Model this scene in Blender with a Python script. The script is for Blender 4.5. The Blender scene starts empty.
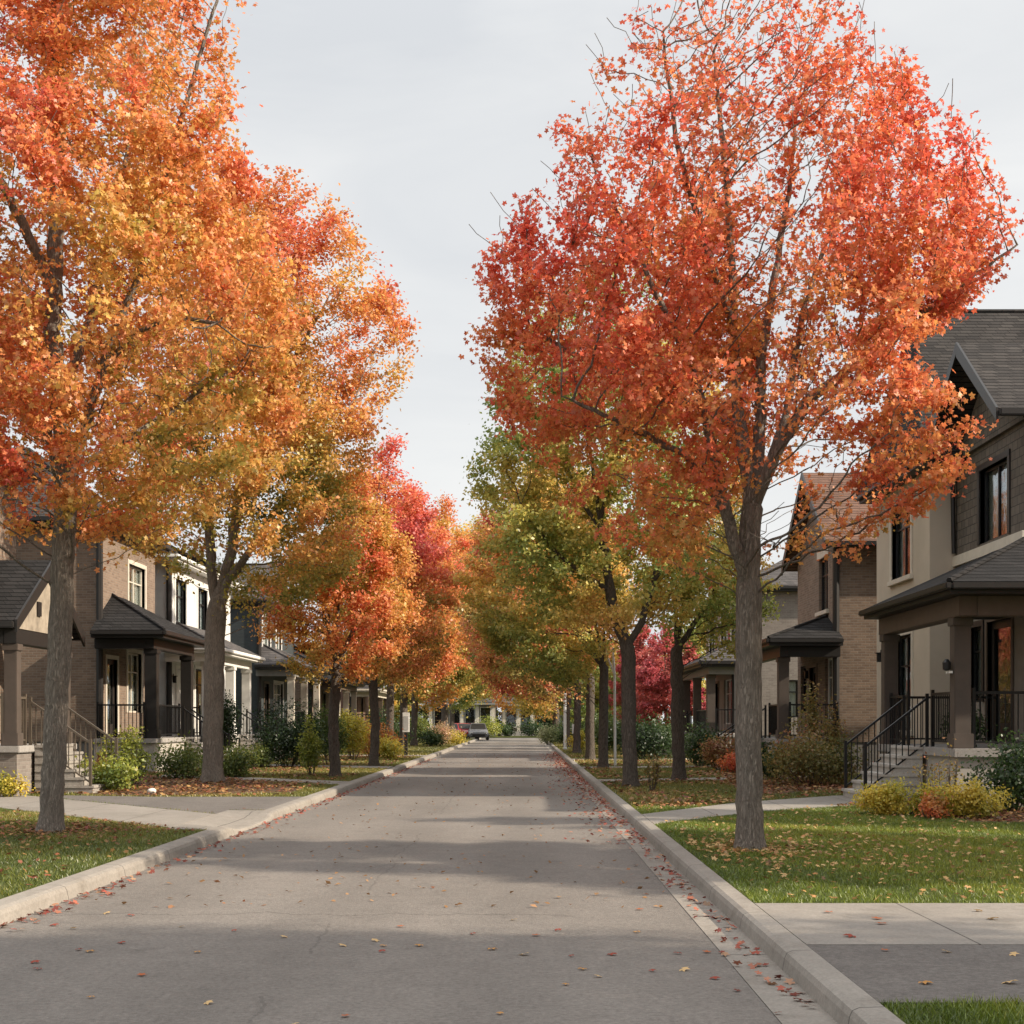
import bpy, bmesh, math, random
import numpy as np
from mathutils import Vector

sc = bpy.context.scene
COL = sc.collection
F = 1400.0            # focal length in pixels
VX, VY = 525.0, 722.0  # vanishing point of the street
EYE = 1.6
LZ = 0.12             # lawn level above the road


def at(px, py, Y):
    """world point seen at pixel (px, py) at distance Y down the street"""
    return Vector(((px - VX) * Y / F, Y, EYE + (VY - py) * Y / F))


# ----------------------------------------------------------------------------
# tagging
# ----------------------------------------------------------------------------
def tag(o, label=None, cat=None, group=None, kind=None):
    if label: o['label'] = label
    if cat: o['category'] = cat
    if group: o['group'] = group
    if kind: o['kind'] = kind
    return o


def empty(name, loc, label, cat, group=None):
    o = bpy.data.objects.new(name, None)
    o.empty_display_size = 0.2
    COL.objects.link(o)
    o.location = loc
    return tag(o, label, cat, group)


# ----------------------------------------------------------------------------
# materials
# ----------------------------------------------------------------------------
def srgb(h):
    h = h.lstrip('#')
    v = [int(h[i:i + 2], 16) / 255 for i in (0, 2, 4)]
    return tuple((c / 12.92 if c <= .04045 else ((c + .055) / 1.055) ** 2.4) for c in v)


class NT:
    def __init__(self, name):
        self.m = bpy.data.materials.new(name)
        self.m.use_nodes = True
        self.t = self.m.node_tree
        self.t.nodes.clear()
        self.out = self.t.nodes.new('ShaderNodeOutputMaterial')

    def n(self, typ, props=None, **ins):
        nd = self.t.nodes.new(typ)
        for k, v in (props or {}).items():
            setattr(nd, k, v)
        for k, v in ins.items():
            key = int(k[1:]) if (k[0] == 'i' and k[1:].isdigit()) else k.replace('_', ' ')
            s = nd.inputs[key]
            if isinstance(v, bpy.types.NodeSocket):
                self.t.links.new(v, s)
            elif isinstance(v, tuple) and len(v) == 3 and s.type == 'RGBA':
                s.default_value = (*v, 1)
            else:
                s.default_value = v
        return nd

    def math(self, op, a, b=0.0, c=None, clamp=False):
        nd = self.n('ShaderNodeMath', {'operation': op, 'use_clamp': clamp}, i0=a, i1=b)
        if c is not None:
            if isinstance(c, bpy.types.NodeSocket): self.t.links.new(c, nd.inputs[2])
            else: nd.inputs[2].default_value = c
        return nd.outputs[0]

    def coord(self, which='Object'):
        return self.n('ShaderNodeTexCoord').outputs[which]

    def xyz(self, v):
        s = self.n('ShaderNodeSeparateXYZ', None, i0=v)
        return s.outputs

    def comb(self, x, y, z):
        return self.n('ShaderNodeCombineXYZ', None, i0=x, i1=y, i2=z).outputs[0]

    def noise(self, v, scale, detail=4.0, rough=0.55, dist=0.0):
        nd = self.n('ShaderNodeTexNoise', None, Vector=v, Scale=scale, Detail=detail, Roughness=rough, Distortion=dist)
        return nd.outputs[0]

    def ramp(self, fac, stops):
        nd = self.n('ShaderNodeValToRGB', None, Fac=fac)
        cr = nd.color_ramp
        while len(cr.elements) < len(stops): cr.elements.new(0.5)
        for e, (p, c) in zip(cr.elements, stops):
            e.position = p
            e.color = (*c, 1) if isinstance(c, tuple) else (c, c, c, 1)
        return nd.outputs[0]

    def mix(self, fac, a, b, mode='MIX'):
        nd = self.n('ShaderNodeMix', {'data_type': 'RGBA', 'blend_type': mode})
        for idx, v in ((0, fac), (6, a), (7, b)):
            if isinstance(v, bpy.types.NodeSocket): self.t.links.new(v, nd.inputs[idx])
            elif isinstance(v, tuple): nd.inputs[idx].default_value = (*v, 1)
            else: nd.inputs[idx].default_value = v
        return nd.outputs[2]

    def bump(self, h, strength=0.4, dist=0.02, normal=None):
        nd = self.n('ShaderNodeBump', None, Height=h, Strength=strength, Distance=dist)
        if normal: self.t.links.new(normal, nd.inputs['Normal'])
        return nd.outputs[0]

    def pbr(self, col, rough=0.8, normal=None, metal=0.0, spec=0.35):
        nd = self.n('ShaderNodeBsdfPrincipled', None, Base_Color=col, Roughness=rough, Metallic=metal)
        nd.inputs['Specular IOR Level'].default_value = spec
        if normal: self.t.links.new(normal, nd.inputs['Normal'])
        return nd.outputs[0]

    def done(self, sh):
        self.t.links.new(sh, self.out.inputs[0])
        return self.m


def wallvec(N, kx=1.0, kz=1.0):
    o = N.xyz(N.coord())
    u = N.math('ADD', o[0], o[1])
    return N.comb(N.math('MULTIPLY', u, kx), N.math('MULTIPLY', o[2], kz), 0.0)


def brick_mat(name, c1, c2, mortar, bw=.225, bh=.075, ms=.009, bumps=.5, stain=.25):
    N = NT(name)
    v = wallvec(N)
    b = N.n('ShaderNodeTexBrick', {'offset': .5}, Vector=v, Color1=c1, Color2=c2, Mortar=mortar, Scale=1.0,
            Mortar_Size=ms, Mortar_Smooth=.3, Bias=-.1, Brick_Width=bw, Row_Height=bh)
    n1 = N.noise(N.coord(), 1.3, 5)
    n2 = N.noise(N.coord(), 14, 3)
    f = N.math('ADD', N.math('MULTIPLY', n1, stain * 2), N.math('MULTIPLY', n2, .3))
    col = N.mix(1.0, b.outputs[0], N.ramp(f, [(0.1, 0.62), (0.75, 1.18)]), 'MULTIPLY')
    h = N.math('SUBTRACT', N.math('MULTIPLY', n2, .3), b.outputs[1])
    return N.done(N.pbr(col, .88, N.bump(h, bumps, .012)))


def shingle_mat(name, c1, c2, dark, row=.055, width=.3, kz=.6):
    """roof shingles: courses by height, tabs along the slope's run"""
    N = NT(name)
    v = wallvec(N, 1.0, kz)
    b = N.n('ShaderNodeTexBrick', {'offset': .42, 'offset_frequency': 2}, Vector=v, Color1=c1, Color2=c2, Mortar=dark,
            Scale=1.0, Mortar_Size=.006, Mortar_Smooth=.2, Bias=0.0, Brick_Width=width, Row_Height=row)
    n1 = N.noise(N.coord(), .9, 5)
    n2 = N.noise(N.coord(), 30, 3)
    f = N.math('ADD', N.math('MULTIPLY', n1, .6), N.math('MULTIPLY', n2, .4))
    col = N.mix(1.0, b.outputs[0], N.ramp(f, [(.2, .65), (.8, 1.3)]), 'MULTIPLY')
    h = N.math('SUBTRACT', N.math('MULTIPLY', n2, .5), b.outputs[1])
    return N.done(N.pbr(col, .97, N.bump(h, .7, .02), spec=.06))


def batten_mat(name, c, w=.4):
    N = NT(name)
    o = N.xyz(N.coord())
    u = N.math('ADD', o[0], o[1])
    fr = N.math('FRACT', N.math('DIVIDE', u, w))
    h = N.math('LESS_THAN', fr, .14)
    n1 = N.noise(N.coord(), 2.2, 5)
    col = N.mix(1.0, c, N.ramp(n1, [(.25, .84), (.75, 1.04)]), 'MULTIPLY')
    return N.done(N.pbr(col, .6, N.bump(h, .9, .03)))


def lap_mat(name, c, row=.16):
    N = NT(name)
    o = N.xyz(N.coord())
    fr = N.math('FRACT', N.math('DIVIDE', o[2], row))
    n1 = N.noise(N.coord(), 2.5, 5)
    col = N.mix(1.0, c, N.ramp(n1, [(.25, .8), (.75, 1.1)]), 'MULTIPLY')
    return N.done(N.pbr(col, .65, N.bump(fr, .8, .03)))


def paint_mat(name, c, rough=.55, var=.18, metal=0.0, scale=5.0):
    N = NT(name)
    n1 = N.noise(N.coord(), scale, 6, .6)
    n2 = N.noise(N.coord(), 60, 2)
    col = N.mix(1.0, c, N.ramp(n1, [(.25, 1 - var), (.75, 1 + var * .5)]), 'MULTIPLY')
    return N.done(N.pbr(col, rough, N.bump(n2, .15, .004), metal))


def stucco_mat(name, c):
    N = NT(name)
    n1 = N.noise(N.coord(), .8, 5, .6)
    n2 = N.noise(N.coord(), 90, 3)
    col = N.mix(1.0, c, N.ramp(n1, [(.25, .86), (.75, 1.06)]), 'MULTIPLY')
    return N.done(N.pbr(col, .92, N.bump(n2, .35, .006), spec=.2))


def concrete_mat(name, c, joint=None):
    N = NT(name)
    co = N.coord()
    n1 = N.noise(co, .55, 6, .65)
    n2 = N.noise(co, 9, 5, .7)
    n3 = N.noise(co, 140, 2)
    f = N.math('ADD', N.math('MULTIPLY', n1, .5), N.math('ADD', N.math('MULTIPLY', n2, .3), N.math('MULTIPLY', n3, .2)))
    col = N.mix(1.0, c, N.ramp(f, [(.3, .68), (.68, 1.2)]), 'MULTIPLY')
    n4 = N.noise(co, 2.4, 6, .72, .4)
    col = N.mix(N.ramp(n4, [(.52, 0.0), (.72, .5)]), col, (c[0] * .52, c[1] * .48, c[2] * .43))
    n5 = N.noise(co, 38, 4, .7)
    col = N.mix(1.0, col, N.ramp(n5, [(.3, .82), (.7, 1.12)]), 'MULTIPLY')
    h = N.math('ADD', N.math('MULTIPLY', n3, .6), n2)
    if joint:
        o = N.xyz(co)
        fr = N.math('FRACT', N.math('DIVIDE', o[joint[0]], joint[1]))
        j = N.math('LESS_THAN', fr, .014 / joint[1])
        col = N.mix(j, col, (c[0] * .3, c[1] * .3, c[2] * .3))
        h = N.math('SUBTRACT', h, N.math('MULTIPLY', j, 2.0))
    return N.done(N.pbr(col, .92, N.bump(h, .35, .008), spec=.25))


def asphalt_mat(name, dark, light):
    N = NT(name)
    co = N.coord()
    o = N.xyz(co)
    big = N.noise(N.comb(N.math('MULTIPLY', o[0], 1.0), N.math('MULTIPLY', o[1], .35), 0.0), .5, 5, .6)
    mid = N.noise(co, 4.5, 6, .7)
    fine = N.noise(co, 110, 3, .7)
    vor = N.n('ShaderNodeTexVoronoi', None, Vector=co, Scale=70.0).outputs[0]
    f = N.math('ADD', N.math('MULTIPLY', big, .42), N.math('ADD', N.math('MULTIPLY', mid, .28), N.math('MULTIPLY', fine, .3)))
    col = N.ramp(f, [(.32, dark), (.68, light)])
    col = N.mix(N.math('MULTIPLY', N.math('LESS_THAN', vor, .22), .35), col, (.26, .24, .22))
    # hairline cracks, mostly across the road
    wob = N.noise(co, .8, 5, .6)
    cv = N.comb(N.math('MULTIPLY', N.math('ADD', o[0], N.math('MULTIPLY', wob, 1.4)), .22),
                N.math('MULTIPLY', N.math('ADD', o[1], N.math('MULTIPLY', wob, 1.1)), .3), 0.0)
    cr = N.n('ShaderNodeTexVoronoi', {'feature': 'DISTANCE_TO_EDGE'}, Vector=cv, Scale=1.0).outputs[0]
    crack = N.math('MULTIPLY', N.math('LESS_THAN', cr, .0015), N.math('GREATER_THAN', N.noise(co, .33, 2), .5))
    col = N.mix(N.math('MULTIPLY', crack, .12), col, (.02, .019, .018))
    # one long crack across the near road, sealed seam along the lane, coarse stone, oil spots
    w2 = N.noise(N.comb(o[0], 0.0, 0.0), 1.1, 6, .65)
    dy = N.math('ABSOLUTE', N.math('SUBTRACT', o[1], N.math('ADD', 11.1, N.math('MULTIPLY', w2, 1.1))))
    near = N.math('MULTIPLY', N.math('LESS_THAN', dy, .011), N.math('LESS_THAN', o[0], .25))
    w3 = N.noise(N.comb(0.0, o[1], 0.0), .5, 6, .65)
    dx = N.math('ABSOLUTE', N.math('SUBTRACT', o[0], N.math('ADD', -1.75, N.math('MULTIPLY', w3, .5))))
    seam = N.math('MULTIPLY', N.math('LESS_THAN', dx, .012), N.math('GREATER_THAN', N.noise(co, .25, 2), .48))
    col = N.mix(N.math('MULTIPLY', N.math('MAXIMUM', near, N.math('MULTIPLY', seam, .4)), .6), col, (.03, .027, .025))
    spots = N.ramp(N.noise(co, 1.35, 3, .5), [(.66, 0.0), (.74, .4)])
    col = N.mix(spots, col, (.06, .054, .05))
    grit = N.noise(co, 26, 4, .75)
    col = N.mix(1.0, col, N.ramp(grit, [(.32, .72), (.68, 1.25)]), 'MULTIPLY')
    tyre = N.math('SINE', N.math('MULTIPLY', N.math('ADD', o[0], 1.3), 3.9))
    col = N.mix(1.0, col, N.ramp(N.math('MULTIPLY_ADD', tyre, .25, .5), [(.2, .93), (.8, 1.06)]), 'MULTIPLY')
    h = N.math('SUBTRACT', N.math('ADD', fine, N.math('MULTIPLY', vor, .8)), N.math('MULTIPLY', crack, .3))
    return N.done(N.pbr(col, .88, N.bump(h, .55, .008), spec=.3))


def ground_mat(name, a, b, c):
    N = NT(name)
    co = N.coord()
    n1 = N.noise(co, .7, 6, .65)
    n2 = N.noise(co, 22, 5, .7)
    f = N.math('ADD', N.math('MULTIPLY', n1, .5), N.math('MULTIPLY', n2, .5))
    col = N.ramp(f, [(.3, a), (.5, b), (.7, c)])
    return N.done(N.pbr(col, .95, N.bump(n2, .6, .03), spec=.15))


def bark_mat(name, a, b, scale=1.0):
    N = NT(name)
    co = N.coord()
    o = N.xyz(co)
    v = N.comb(N.math('MULTIPLY', o[0], 9.0 * scale), N.math('MULTIPLY', o[1], 9.0 * scale), N.math('MULTIPLY', o[2], 1.5 * scale))
    n1 = N.noise(v, 3.0, 6, .7, .6)
    vo = N.n('ShaderNodeTexVoronoi', {'feature': 'DISTANCE_TO_EDGE'}, Vector=N.comb(
        N.math('ADD', N.math('MULTIPLY', o[0], 36 * scale), N.math('MULTIPLY', n1, 4.5)), N.math('ADD', N.math('MULTIPLY', o[1], 36 * scale), N.math('MULTIPLY', n1, -3.0)),
        N.math('ADD', N.math('MULTIPLY', o[2], 5.5 * scale), N.math('MULTIPLY', n1, 2.0))), Scale=1.0).outputs[0]
    lich = N.noise(co, 2.1, 5, .7)
    f = N.math('ADD', N.math('MULTIPLY', n1, .62), N.math('MULTIPLY', N.math('MINIMUM', vo, .3), 1.1))
    col = N.ramp(f, [(.14, a), (.55, b)])
    col = N.mix(N.ramp(lich, [(.6, 0.0), (.72, .45)]), col, (.19, .185, .15))
    return N.done(N.pbr(col, .95, N.bump(f, 1.0, .035), spec=.15))


def leaf_mat(name, transl=.48, gloss=.06):
    N = NT(name)
    c = N.n('ShaderNodeAttribute', {'attribute_name': 'tint'}).outputs[0]
    d = N.n('ShaderNodeBsdfDiffuse', None, Color=c).outputs[0]
    t = N.n('ShaderNodeBsdfTranslucent', None, Color=c).outputs[0]
    m = N.n('ShaderNodeMixShader', None, i0=transl, i1=d, i2=t).outputs[0]
    g = N.n('ShaderNodeBsdfGlossy', None, Color=(1.0, 1.0, 1.0), Roughness=.45).outputs[0]
    return N.done(N.n('ShaderNodeMixShader', None, i0=gloss * .5, i1=m, i2=g).outputs[0])


def glass_mat(name):
    N = NT(name)
    fr = N.n('ShaderNodeFresnel', None, IOR=1.5).outputs[0]
    wob = N.noise(N.coord(), 1.7, 2)
    nb = N.bump(wob, .12, .05)
    g = N.n('ShaderNodeBsdfGlossy', None, Color=(.95, .97, 1.0), Roughness=.02, Normal=nb).outputs[0]
    t = N.n('ShaderNodeBsdfTransparent', None, Color=(.82, .86, .86)).outputs[0]
    f = N.math('ADD', N.math('MULTIPLY', fr, .7), .03, clamp=True)
    return N.done(N.n('ShaderNodeMixShader', None, i0=f, i1=t, i2=g).outputs[0])


M = {}
M['brick_brown'] = brick_mat('brick_brown', (.25, .175, .126), (.165, .112, .082), (.24, .205, .165))
M['brick_tan'] = brick_mat('brick_tan', (.25, .178, .13), (.165, .113, .083), (.24, .205, .17))
M['brick_grey'] = brick_mat('brick_grey', (.25, .215, .19), (.19, .16, .14), (.26, .235, .21))
M['brick_red'] = brick_mat('brick_red', (.22, .12, .085), (.15, .08, .06), (.2, .17, .15))
M['shake'] = brick_mat('cedar_shake', (.155, .13, .107), (.112, .094, .078), (.045, .038, .034), bw=.26, bh=.19, ms=.008, bumps=.9)
M['beige'] = stucco_mat('beige_stucco', (.50, .43, .345))
M['pale_stone'] = stucco_mat('pale_stone', (.42, .39, .35))
M['white_board'] = batten_mat('white_board', (.66, .65, .62))
M['grey_lap'] = lap_mat('slate_lap', (.055, .065, .07))
M['taupe_panel'] = paint_mat('taupe_panel', (.25, .225, .20))
M['roof_grey'] = shingle_mat('roof_grey', (.072, .066, .062), (.045, .042, .041), (.018, .017, .017))
M['roof_dark'] = shingle_mat('roof_dark', (.036, .034, .034), (.024, .023, .023), (.01, .01, .01))
M['roof_brown'] = shingle_mat('roof_brown', (.20, .12, .09), (.14, .085, .066), (.055, .036, .028))
M['roof_mid'] = shingle_mat('roof_mid', (.115, .105, .102), (.08, .075, .074), (.03, .028, .028))
M['dark_trim'] = paint_mat('dark_trim', (.022, .02, .019), .45)
M['brown_trim'] = paint_mat('brown_trim', (.11, .08, .06), .6)
M['post_brown'] = paint_mat('post_brown', (.085, .067, .056), .6)
M['black_metal'] = paint_mat('black_metal', (.011, .011, .012), .38, .3)
M['bronze_metal'] = paint_mat('bronze_metal', (.10, .08, .06), .5)
M['white_trim'] = paint_mat('white_trim', (.72, .71, .68), .5, .12)
M['cream_trim'] = paint_mat('cream_trim', (.56, .51, .43), .6, .14)
M['grey_trim'] = paint_mat('grey_trim', (.22, .215, .205), .6)
M['weathered'] = paint_mat('weathered_board', (.33, .28, .22), .8, .6, scale=2.5)
M['conc'] = concrete_mat('porch_concrete', (.33, .31, .29))
M['conc_kerb'] = concrete_mat('kerb_concrete', (.27, .245, .215), (1, 1.8))
M['conc_gutter'] = concrete_mat('gutter_concrete', (.25, .226, .198), (1, 2.4))
M['conc_walk'] = concrete_mat('walk_concrete', (.255, .232, .205), (0, 1.5))
M['conc_dark'] = concrete_mat('base_concrete', (.17, .16, .15))
M['asphalt'] = asphalt_mat('asphalt', (.11, .098, .088), (.225, .202, .18))
M['asphalt_drive'] = asphalt_mat('asphalt_drive', (.085, .076, .07), (.19, .172, .156))
M['soil'] = ground_mat('lawn_soil', (.035, .042, .014), (.062, .075, .018), (.10, .095, .03))
M['bed'] = ground_mat('bed_soil', (.045, .03, .02), (.10, .065, .04), (.16, .09, .05))
M['bark'] = bark_mat('bark', (.085, .07, .058), (.30, .257, .216))
M['bark_dark'] = bark_mat('bark_dark', (.038, .03, .026), (.15, .124, .104))
M['leaf'] = leaf_mat('leaf')
M['grassblade'] = leaf_mat('grass_blade', .3, .1)
M['deadleaf'] = leaf_mat('dead_leaf', .2, .05)
M['glass'] = glass_mat('window_glass')
M['curtain'] = paint_mat('curtain_cloth', (.72, .66, .57), .9)
M['blind'] = paint_mat('blind_cloth', (.48, .50, .50), .9)
M['room'] = paint_mat('unlit_room_black', (.03, .028, .026), .9)  # near-black colour stands in for the shade inside the rooms
M['door_dark'] = paint_mat('door_dark', (.03, .024, .021), .45)
M['brass'] = paint_mat('brass', (.45, .33, .15), .35, .1, 1.0)
M['terracotta'] = paint_mat('terracotta', (.42, .17, .085), .8, .3)
M['stone_white'] = paint_mat('white_stone', (.62, .60, .55), .85, .25)
M['steel'] = paint_mat('galvanised', (.42, .42, .41), .5, .2)
M['step_pale'] = concrete_mat('pale_step', (.47, .44, .40))
M['wood_step'] = concrete_mat('step_stone', (.30, .275, .245))


# ----------------------------------------------------------------------------
# mesh builder
# ----------------------------------------------------------------------------
class MB:
    def __init__(self):
        self.v = []
        self.f = []

    def box(self, x0, x1, y0, y1, z0, z1):
        if x0 > x1: x0, x1 = x1, x0
        if y0 > y1: y0, y1 = y1, y0
        if z0 > z1: z0, z1 = z1, z0
        n = len(self.v)
        self.v += [(x0, y0, z0), (x1, y0, z0), (x1, y1, z0), (x0, y1, z0), (x0, y0, z1), (x1, y0, z1), (x1, y1, z1), (x0, y1, z1)]
        self.f += [tuple(n + i for i in q) for q in ((0, 3, 2, 1), (4, 5, 6, 7), (0, 1, 5, 4), (1, 2, 6, 5), (2, 3, 7, 6), (3, 0, 4, 7))]
        return self

    def poly(self, pts):
        n = len(self.v)
        self.v += [tuple(p) for p in pts]
        self.f.append(tuple(range(n, n + len(pts))))
        return self

    def extrude(self, pts, d):
        """closed prism: polygon pts swept by vector d"""
        d = Vector(d)
        n = len(self.v); k = len(pts)
        self.v += [tuple(p) for p in pts] + [tuple(Vector(p) + d) for p in pts]
        self.f.append(tuple(range(n + k - 1, n - 1, -1)))
        self.f.append(tuple(range(n + k, n + 2 * k)))
        for i in range(k):
            j = (i + 1) % k
            self.f.append((n + i, n + j, n + k + j, n + k + i))
        return self

    def tube(self, pts, r, sides=8, caps=True):
        pts = [Vector(p) for p in pts]
        rr = r if isinstance(r, (list, tuple)) else [r] * len(pts)
        n0 = len(self.v)
        ref = None
        for i, p in enumerate(pts):
            t = (pts[min(i + 1, len(pts) - 1)] - pts[max(i - 1, 0)]).normalized()
            if ref is None or abs(ref.dot(t)) > .95:
                ref = Vector((1, 0, 0)) if abs(t.x) < .8 else Vector((0, 1, 0))
            a = (ref - t * ref.dot(t)).normalized()
            ref = a
            b = t.cross(a)
            for k in range(sides):
                th = 2 * math.pi * k / sides
                self.v.append(tuple(p + (a * math.cos(th) + b * math.sin(th)) * rr[i]))
        for i in range(len(pts) - 1):
            for k in range(sides):
                k2 = (k + 1) % sides
                self.f.append((n0 + i * sides + k, n0 + i * sides + k2, n0 + (i + 1) * sides + k2, n0 + (i + 1) * sides + k))
        if caps:
            self.f.append(tuple(n0 + k for k in range(sides - 1, -1, -1)))
            e = n0 + (len(pts) - 1) * sides
            self.f.append(tuple(e + k for k in range(sides)))
        return self

    def lathe(self, c, prof, sides=20):
        n0 = len(self.v)
        for r, z in prof:
            for k in range(sides):
                th = 2 * math.pi * k / sides
                self.v.append((c[0] + r * math.cos(th), c[1] + r * math.sin(th), c[2] + z))
        for i in range(len(prof) - 1):
            for k in range(sides):
                k2 = (k + 1) % sides
                self.f.append((n0 + i * sides + k, n0 + i * sides + k2, n0 + (i + 1) * sides + k2, n0 + (i + 1) * sides + k))
        self.f.append(tuple(n0 + k for k in range(sides - 1, -1, -1)))
        e = n0 + (len(prof) - 1) * sides
        self.f.append(tuple(e + k for k in range(sides)))
        return self

    def build(self, name, mat, parent=None, bevel=0.0, smooth=False, origin=None, label=None):
        root = Vector((0, 0, 0))
        if parent is not None:
            p = parent
            while p is not None:
                root += p.location
                p = p.parent
        elif origin is not None:
            root = Vector(origin)
        me = bpy.data.meshes.new(name)
        me.from_pydata([(a - root.x, b - root.y, c - root.z) for a, b, c in self.v], [], self.f)
        bm = bmesh.new(); bm.from_mesh(me)
        bmesh.ops.recalc_face_normals(bm, faces=bm.faces)
        if bevel > 0:
            bmesh.ops.bevel(bm, geom=[e for e in bm.edges if len(e.link_faces) == 2 and e.calc_face_angle(0) > .5],
                            offset=bevel, segments=2, affect='EDGES', clamp_overlap=True)
        bm.to_mesh(me); bm.free()
        if smooth:
            me.polygons.foreach_set('use_smooth', [True] * len(me.polygons))
        me.materials.append(mat)
        o = bpy.data.objects.new(name, me)
        COL.objects.link(o)
        if parent is not None: o.parent = parent
        elif origin is not None: o.location = origin
        if label: o['label'] = label
        return o


def np_mesh(name, verts, faces_k, mat, tint=None, parent=None, origin=(0, 0, 0), smooth=False):
    """verts (n,3) world, faces (m,k) of constant k; tint (n,3)"""
    me = bpy.data.meshes.new(name)
    verts = np.asarray(verts, np.float32) - np.asarray(origin, np.float32)
    nf, k = faces_k.shape
    me.vertices.add(len(verts)); me.vertices.foreach_set('co', verts.ravel())
    me.loops.add(nf * k); me.loops.foreach_set('vertex_index', faces_k.astype(np.int32).ravel())
    me.polygons.add(nf); me.polygons.foreach_set('loop_start', np.arange(0, nf * k, k, dtype=np.int32))
    if smooth: me.polygons.foreach_set('use_smooth', np.ones(nf, bool))
    me.update(calc_edges=True)
    if tint is not None:
        at_ = me.attributes.new('tint', 'FLOAT_COLOR', 'POINT')
        c4 = np.ones((len(verts), 4), np.float32); c4[:, :3] = tint
        at_.data.foreach_set('color', c4.ravel())
    me.materials.append(mat)
    o = bpy.data.objects.new(name, me)
    COL.objects.link(o)
    if parent is not None: o.parent = parent
    else: o.location = origin
    return o


# ----------------------------------------------------------------------------
# foliage
# ----------------------------------------------------------------------------
def unit(v):
    return v / np.maximum(np.linalg.norm(v, axis=-1, keepdims=True), 1e-9)


def lumps(p, seed, freq):
    """smooth pseudo-noise in about -1..1"""
    r = np.random.default_rng(seed)
    s = np.zeros(len(p))
    for i in range(5):
        k = r.normal(size=3); k /= np.linalg.norm(k)
        k *= freq * r.uniform(.6, 1.7)
        s += np.sin(p @ k + r.uniform(0, 6.28))
    return s / 2.6


def pal(cols):
    return np.array([srgb(c) for c in cols])


def fade(t, d=.14, g=1.22):
    l = (t @ np.array([.3, .55, .15]))[:, None]
    return np.clip((t + (l - t) * d) * g, 0, .85)


def ramp_cols(t, cols):
    t = np.clip(t, 0, .9999) * (len(cols) - 1)
    i = t.astype(int); f = (t - i)[:, None]
    return cols[i] * (1 - f) + cols[i + 1] * f


MAPLE = []
for i in range(5):
    a = math.radians(90 + (i - 2) * 62)
    L = (1.0, .95, .72)[abs(i - 2)] * .62
    MAPLE.append((L * math.cos(a), L * math.sin(a) + .0))
MAPLE_IN = []
for i in range(6):
    a = math.radians(90 + (i - 2.5) * 62)
    MAPLE_IN.append((.33 * math.cos(a), .33 * math.sin(a)))


def leaves_mesh(pos, nrm, size, tint, rng, kind='kite'):
    """verts, faces, tints of leaf polygons at pos with normals nrm"""
    n = len(pos)
    a = unit(np.cross(nrm, rng.normal(size=(n, 3))))
    b = np.cross(nrm, a)
    s = size[:, None]
    if kind == 'maple':
        loc = [(0, -.05, 0)]
        for i in range(5):
            x, y = MAPLE[i]
            loc.append((x, y, -.16 * (x * x + y * y) - .0))
        for i in range(6):
            x, y = MAPLE_IN[i]
            loc.append((x, y, .02))
        quads = [(0, 6 + i, 1 + i, 7 + i) for i in range(5)]
    elif kind == 'blade':
        loc = [(-.5, 0, 0), (.5, 0, 0), (0, 1, 0)]
        quads = None
    else:
        loc = [(0, -.5, 0), (.36, .02, .1), (0, .55, 0), (-.36, .02, .1)]
        quads = [(0, 1, 2, 3)]
    loc = np.array(loc)
    k = len(loc)
    curl = rng.uniform(-.6, 1.6, n)[:, None]
    V = np.empty((n, k, 3))
    for j, (x, y, z) in enumerate(loc):
        V[:, j] = pos + s * (a * x + b * y + nrm * (z * curl))
    Fq = (np.arange(n)[:, None, None] * k + np.array(quads)[None]).reshape(-1, len(quads[0]))
    T = np.repeat(tint, k, axis=0)
    return V.reshape(-1, 3), Fq, T


def grow(rng, P, par, attr, step, kill, trop=.15, cap=14000):
    """space colonisation from the given skeleton towards attractor points"""
    P = list(map(np.array, P)); par = list(par)
    n0 = len(P)
    A = np.array(attr)
    pos = np.zeros((cap + 10, 3)); pos[:n0] = P
    cnt = n0
    born = np.zeros(cap + 10, int)

    def cost(a, p):
        d = a[:, None] - p[None]
        L = np.linalg.norm(d, axis=2) + 1e-6
        el = d[:, :, 2] / L
        return L * (1 + .7 * np.clip(.35 - el, 0, 1.3)), L
    best, Ld = np.empty(len(A)), np.empty(len(A))
    c, L = cost(A, pos[:cnt])
    bi = c.argmin(1); best = c[np.arange(len(A)), bi]; Ld = L.min(1)
    alive = np.ones(len(A), bool)
    up = np.array([0, 0, trop])
    for it in range(260):
        idx = np.nonzero(alive)[0]
        if len(idx) == 0 or cnt > cap - 400: break
        d = unit(A[idx] - pos[bi[idx]])
        S = np.zeros((cnt, 3)); np.add.at(S, bi[idx], d)
        w = np.bincount(bi[idx], minlength=cnt)
        g = np.nonzero((w > 0) & (born[:cnt] < 4))[0]
        stuck = born[bi[idx]] >= 4
        alive[idx[stuck]] = False
        if len(g) == 0: continue
        dr = unit(unit(S[g]) + up + rng.normal(size=(len(g), 3)) * .16)
        new = pos[g] + dr * step * rng.uniform(.8, 1.15, len(g))[:, None]
        born[g] += 1
        m = min(len(new), cap - cnt)
        new = new[:m]; g = g[:m]
        pos[cnt:cnt + m] = new
        par += list(g)
        c, L = cost(A[idx], new)
        j = c.argmin(1); cj = c[np.arange(len(idx)), j]
        upd = cj < best[idx]
        bi[idx[upd]] = cnt + j[upd]; best[idx[upd]] = cj[upd]
        Ld[idx] = np.minimum(Ld[idx], L.min(1))
        alive[idx[Ld[idx] < kill]] = False
        cnt += m
    return pos[:cnt].copy(), np.array(par)


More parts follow.
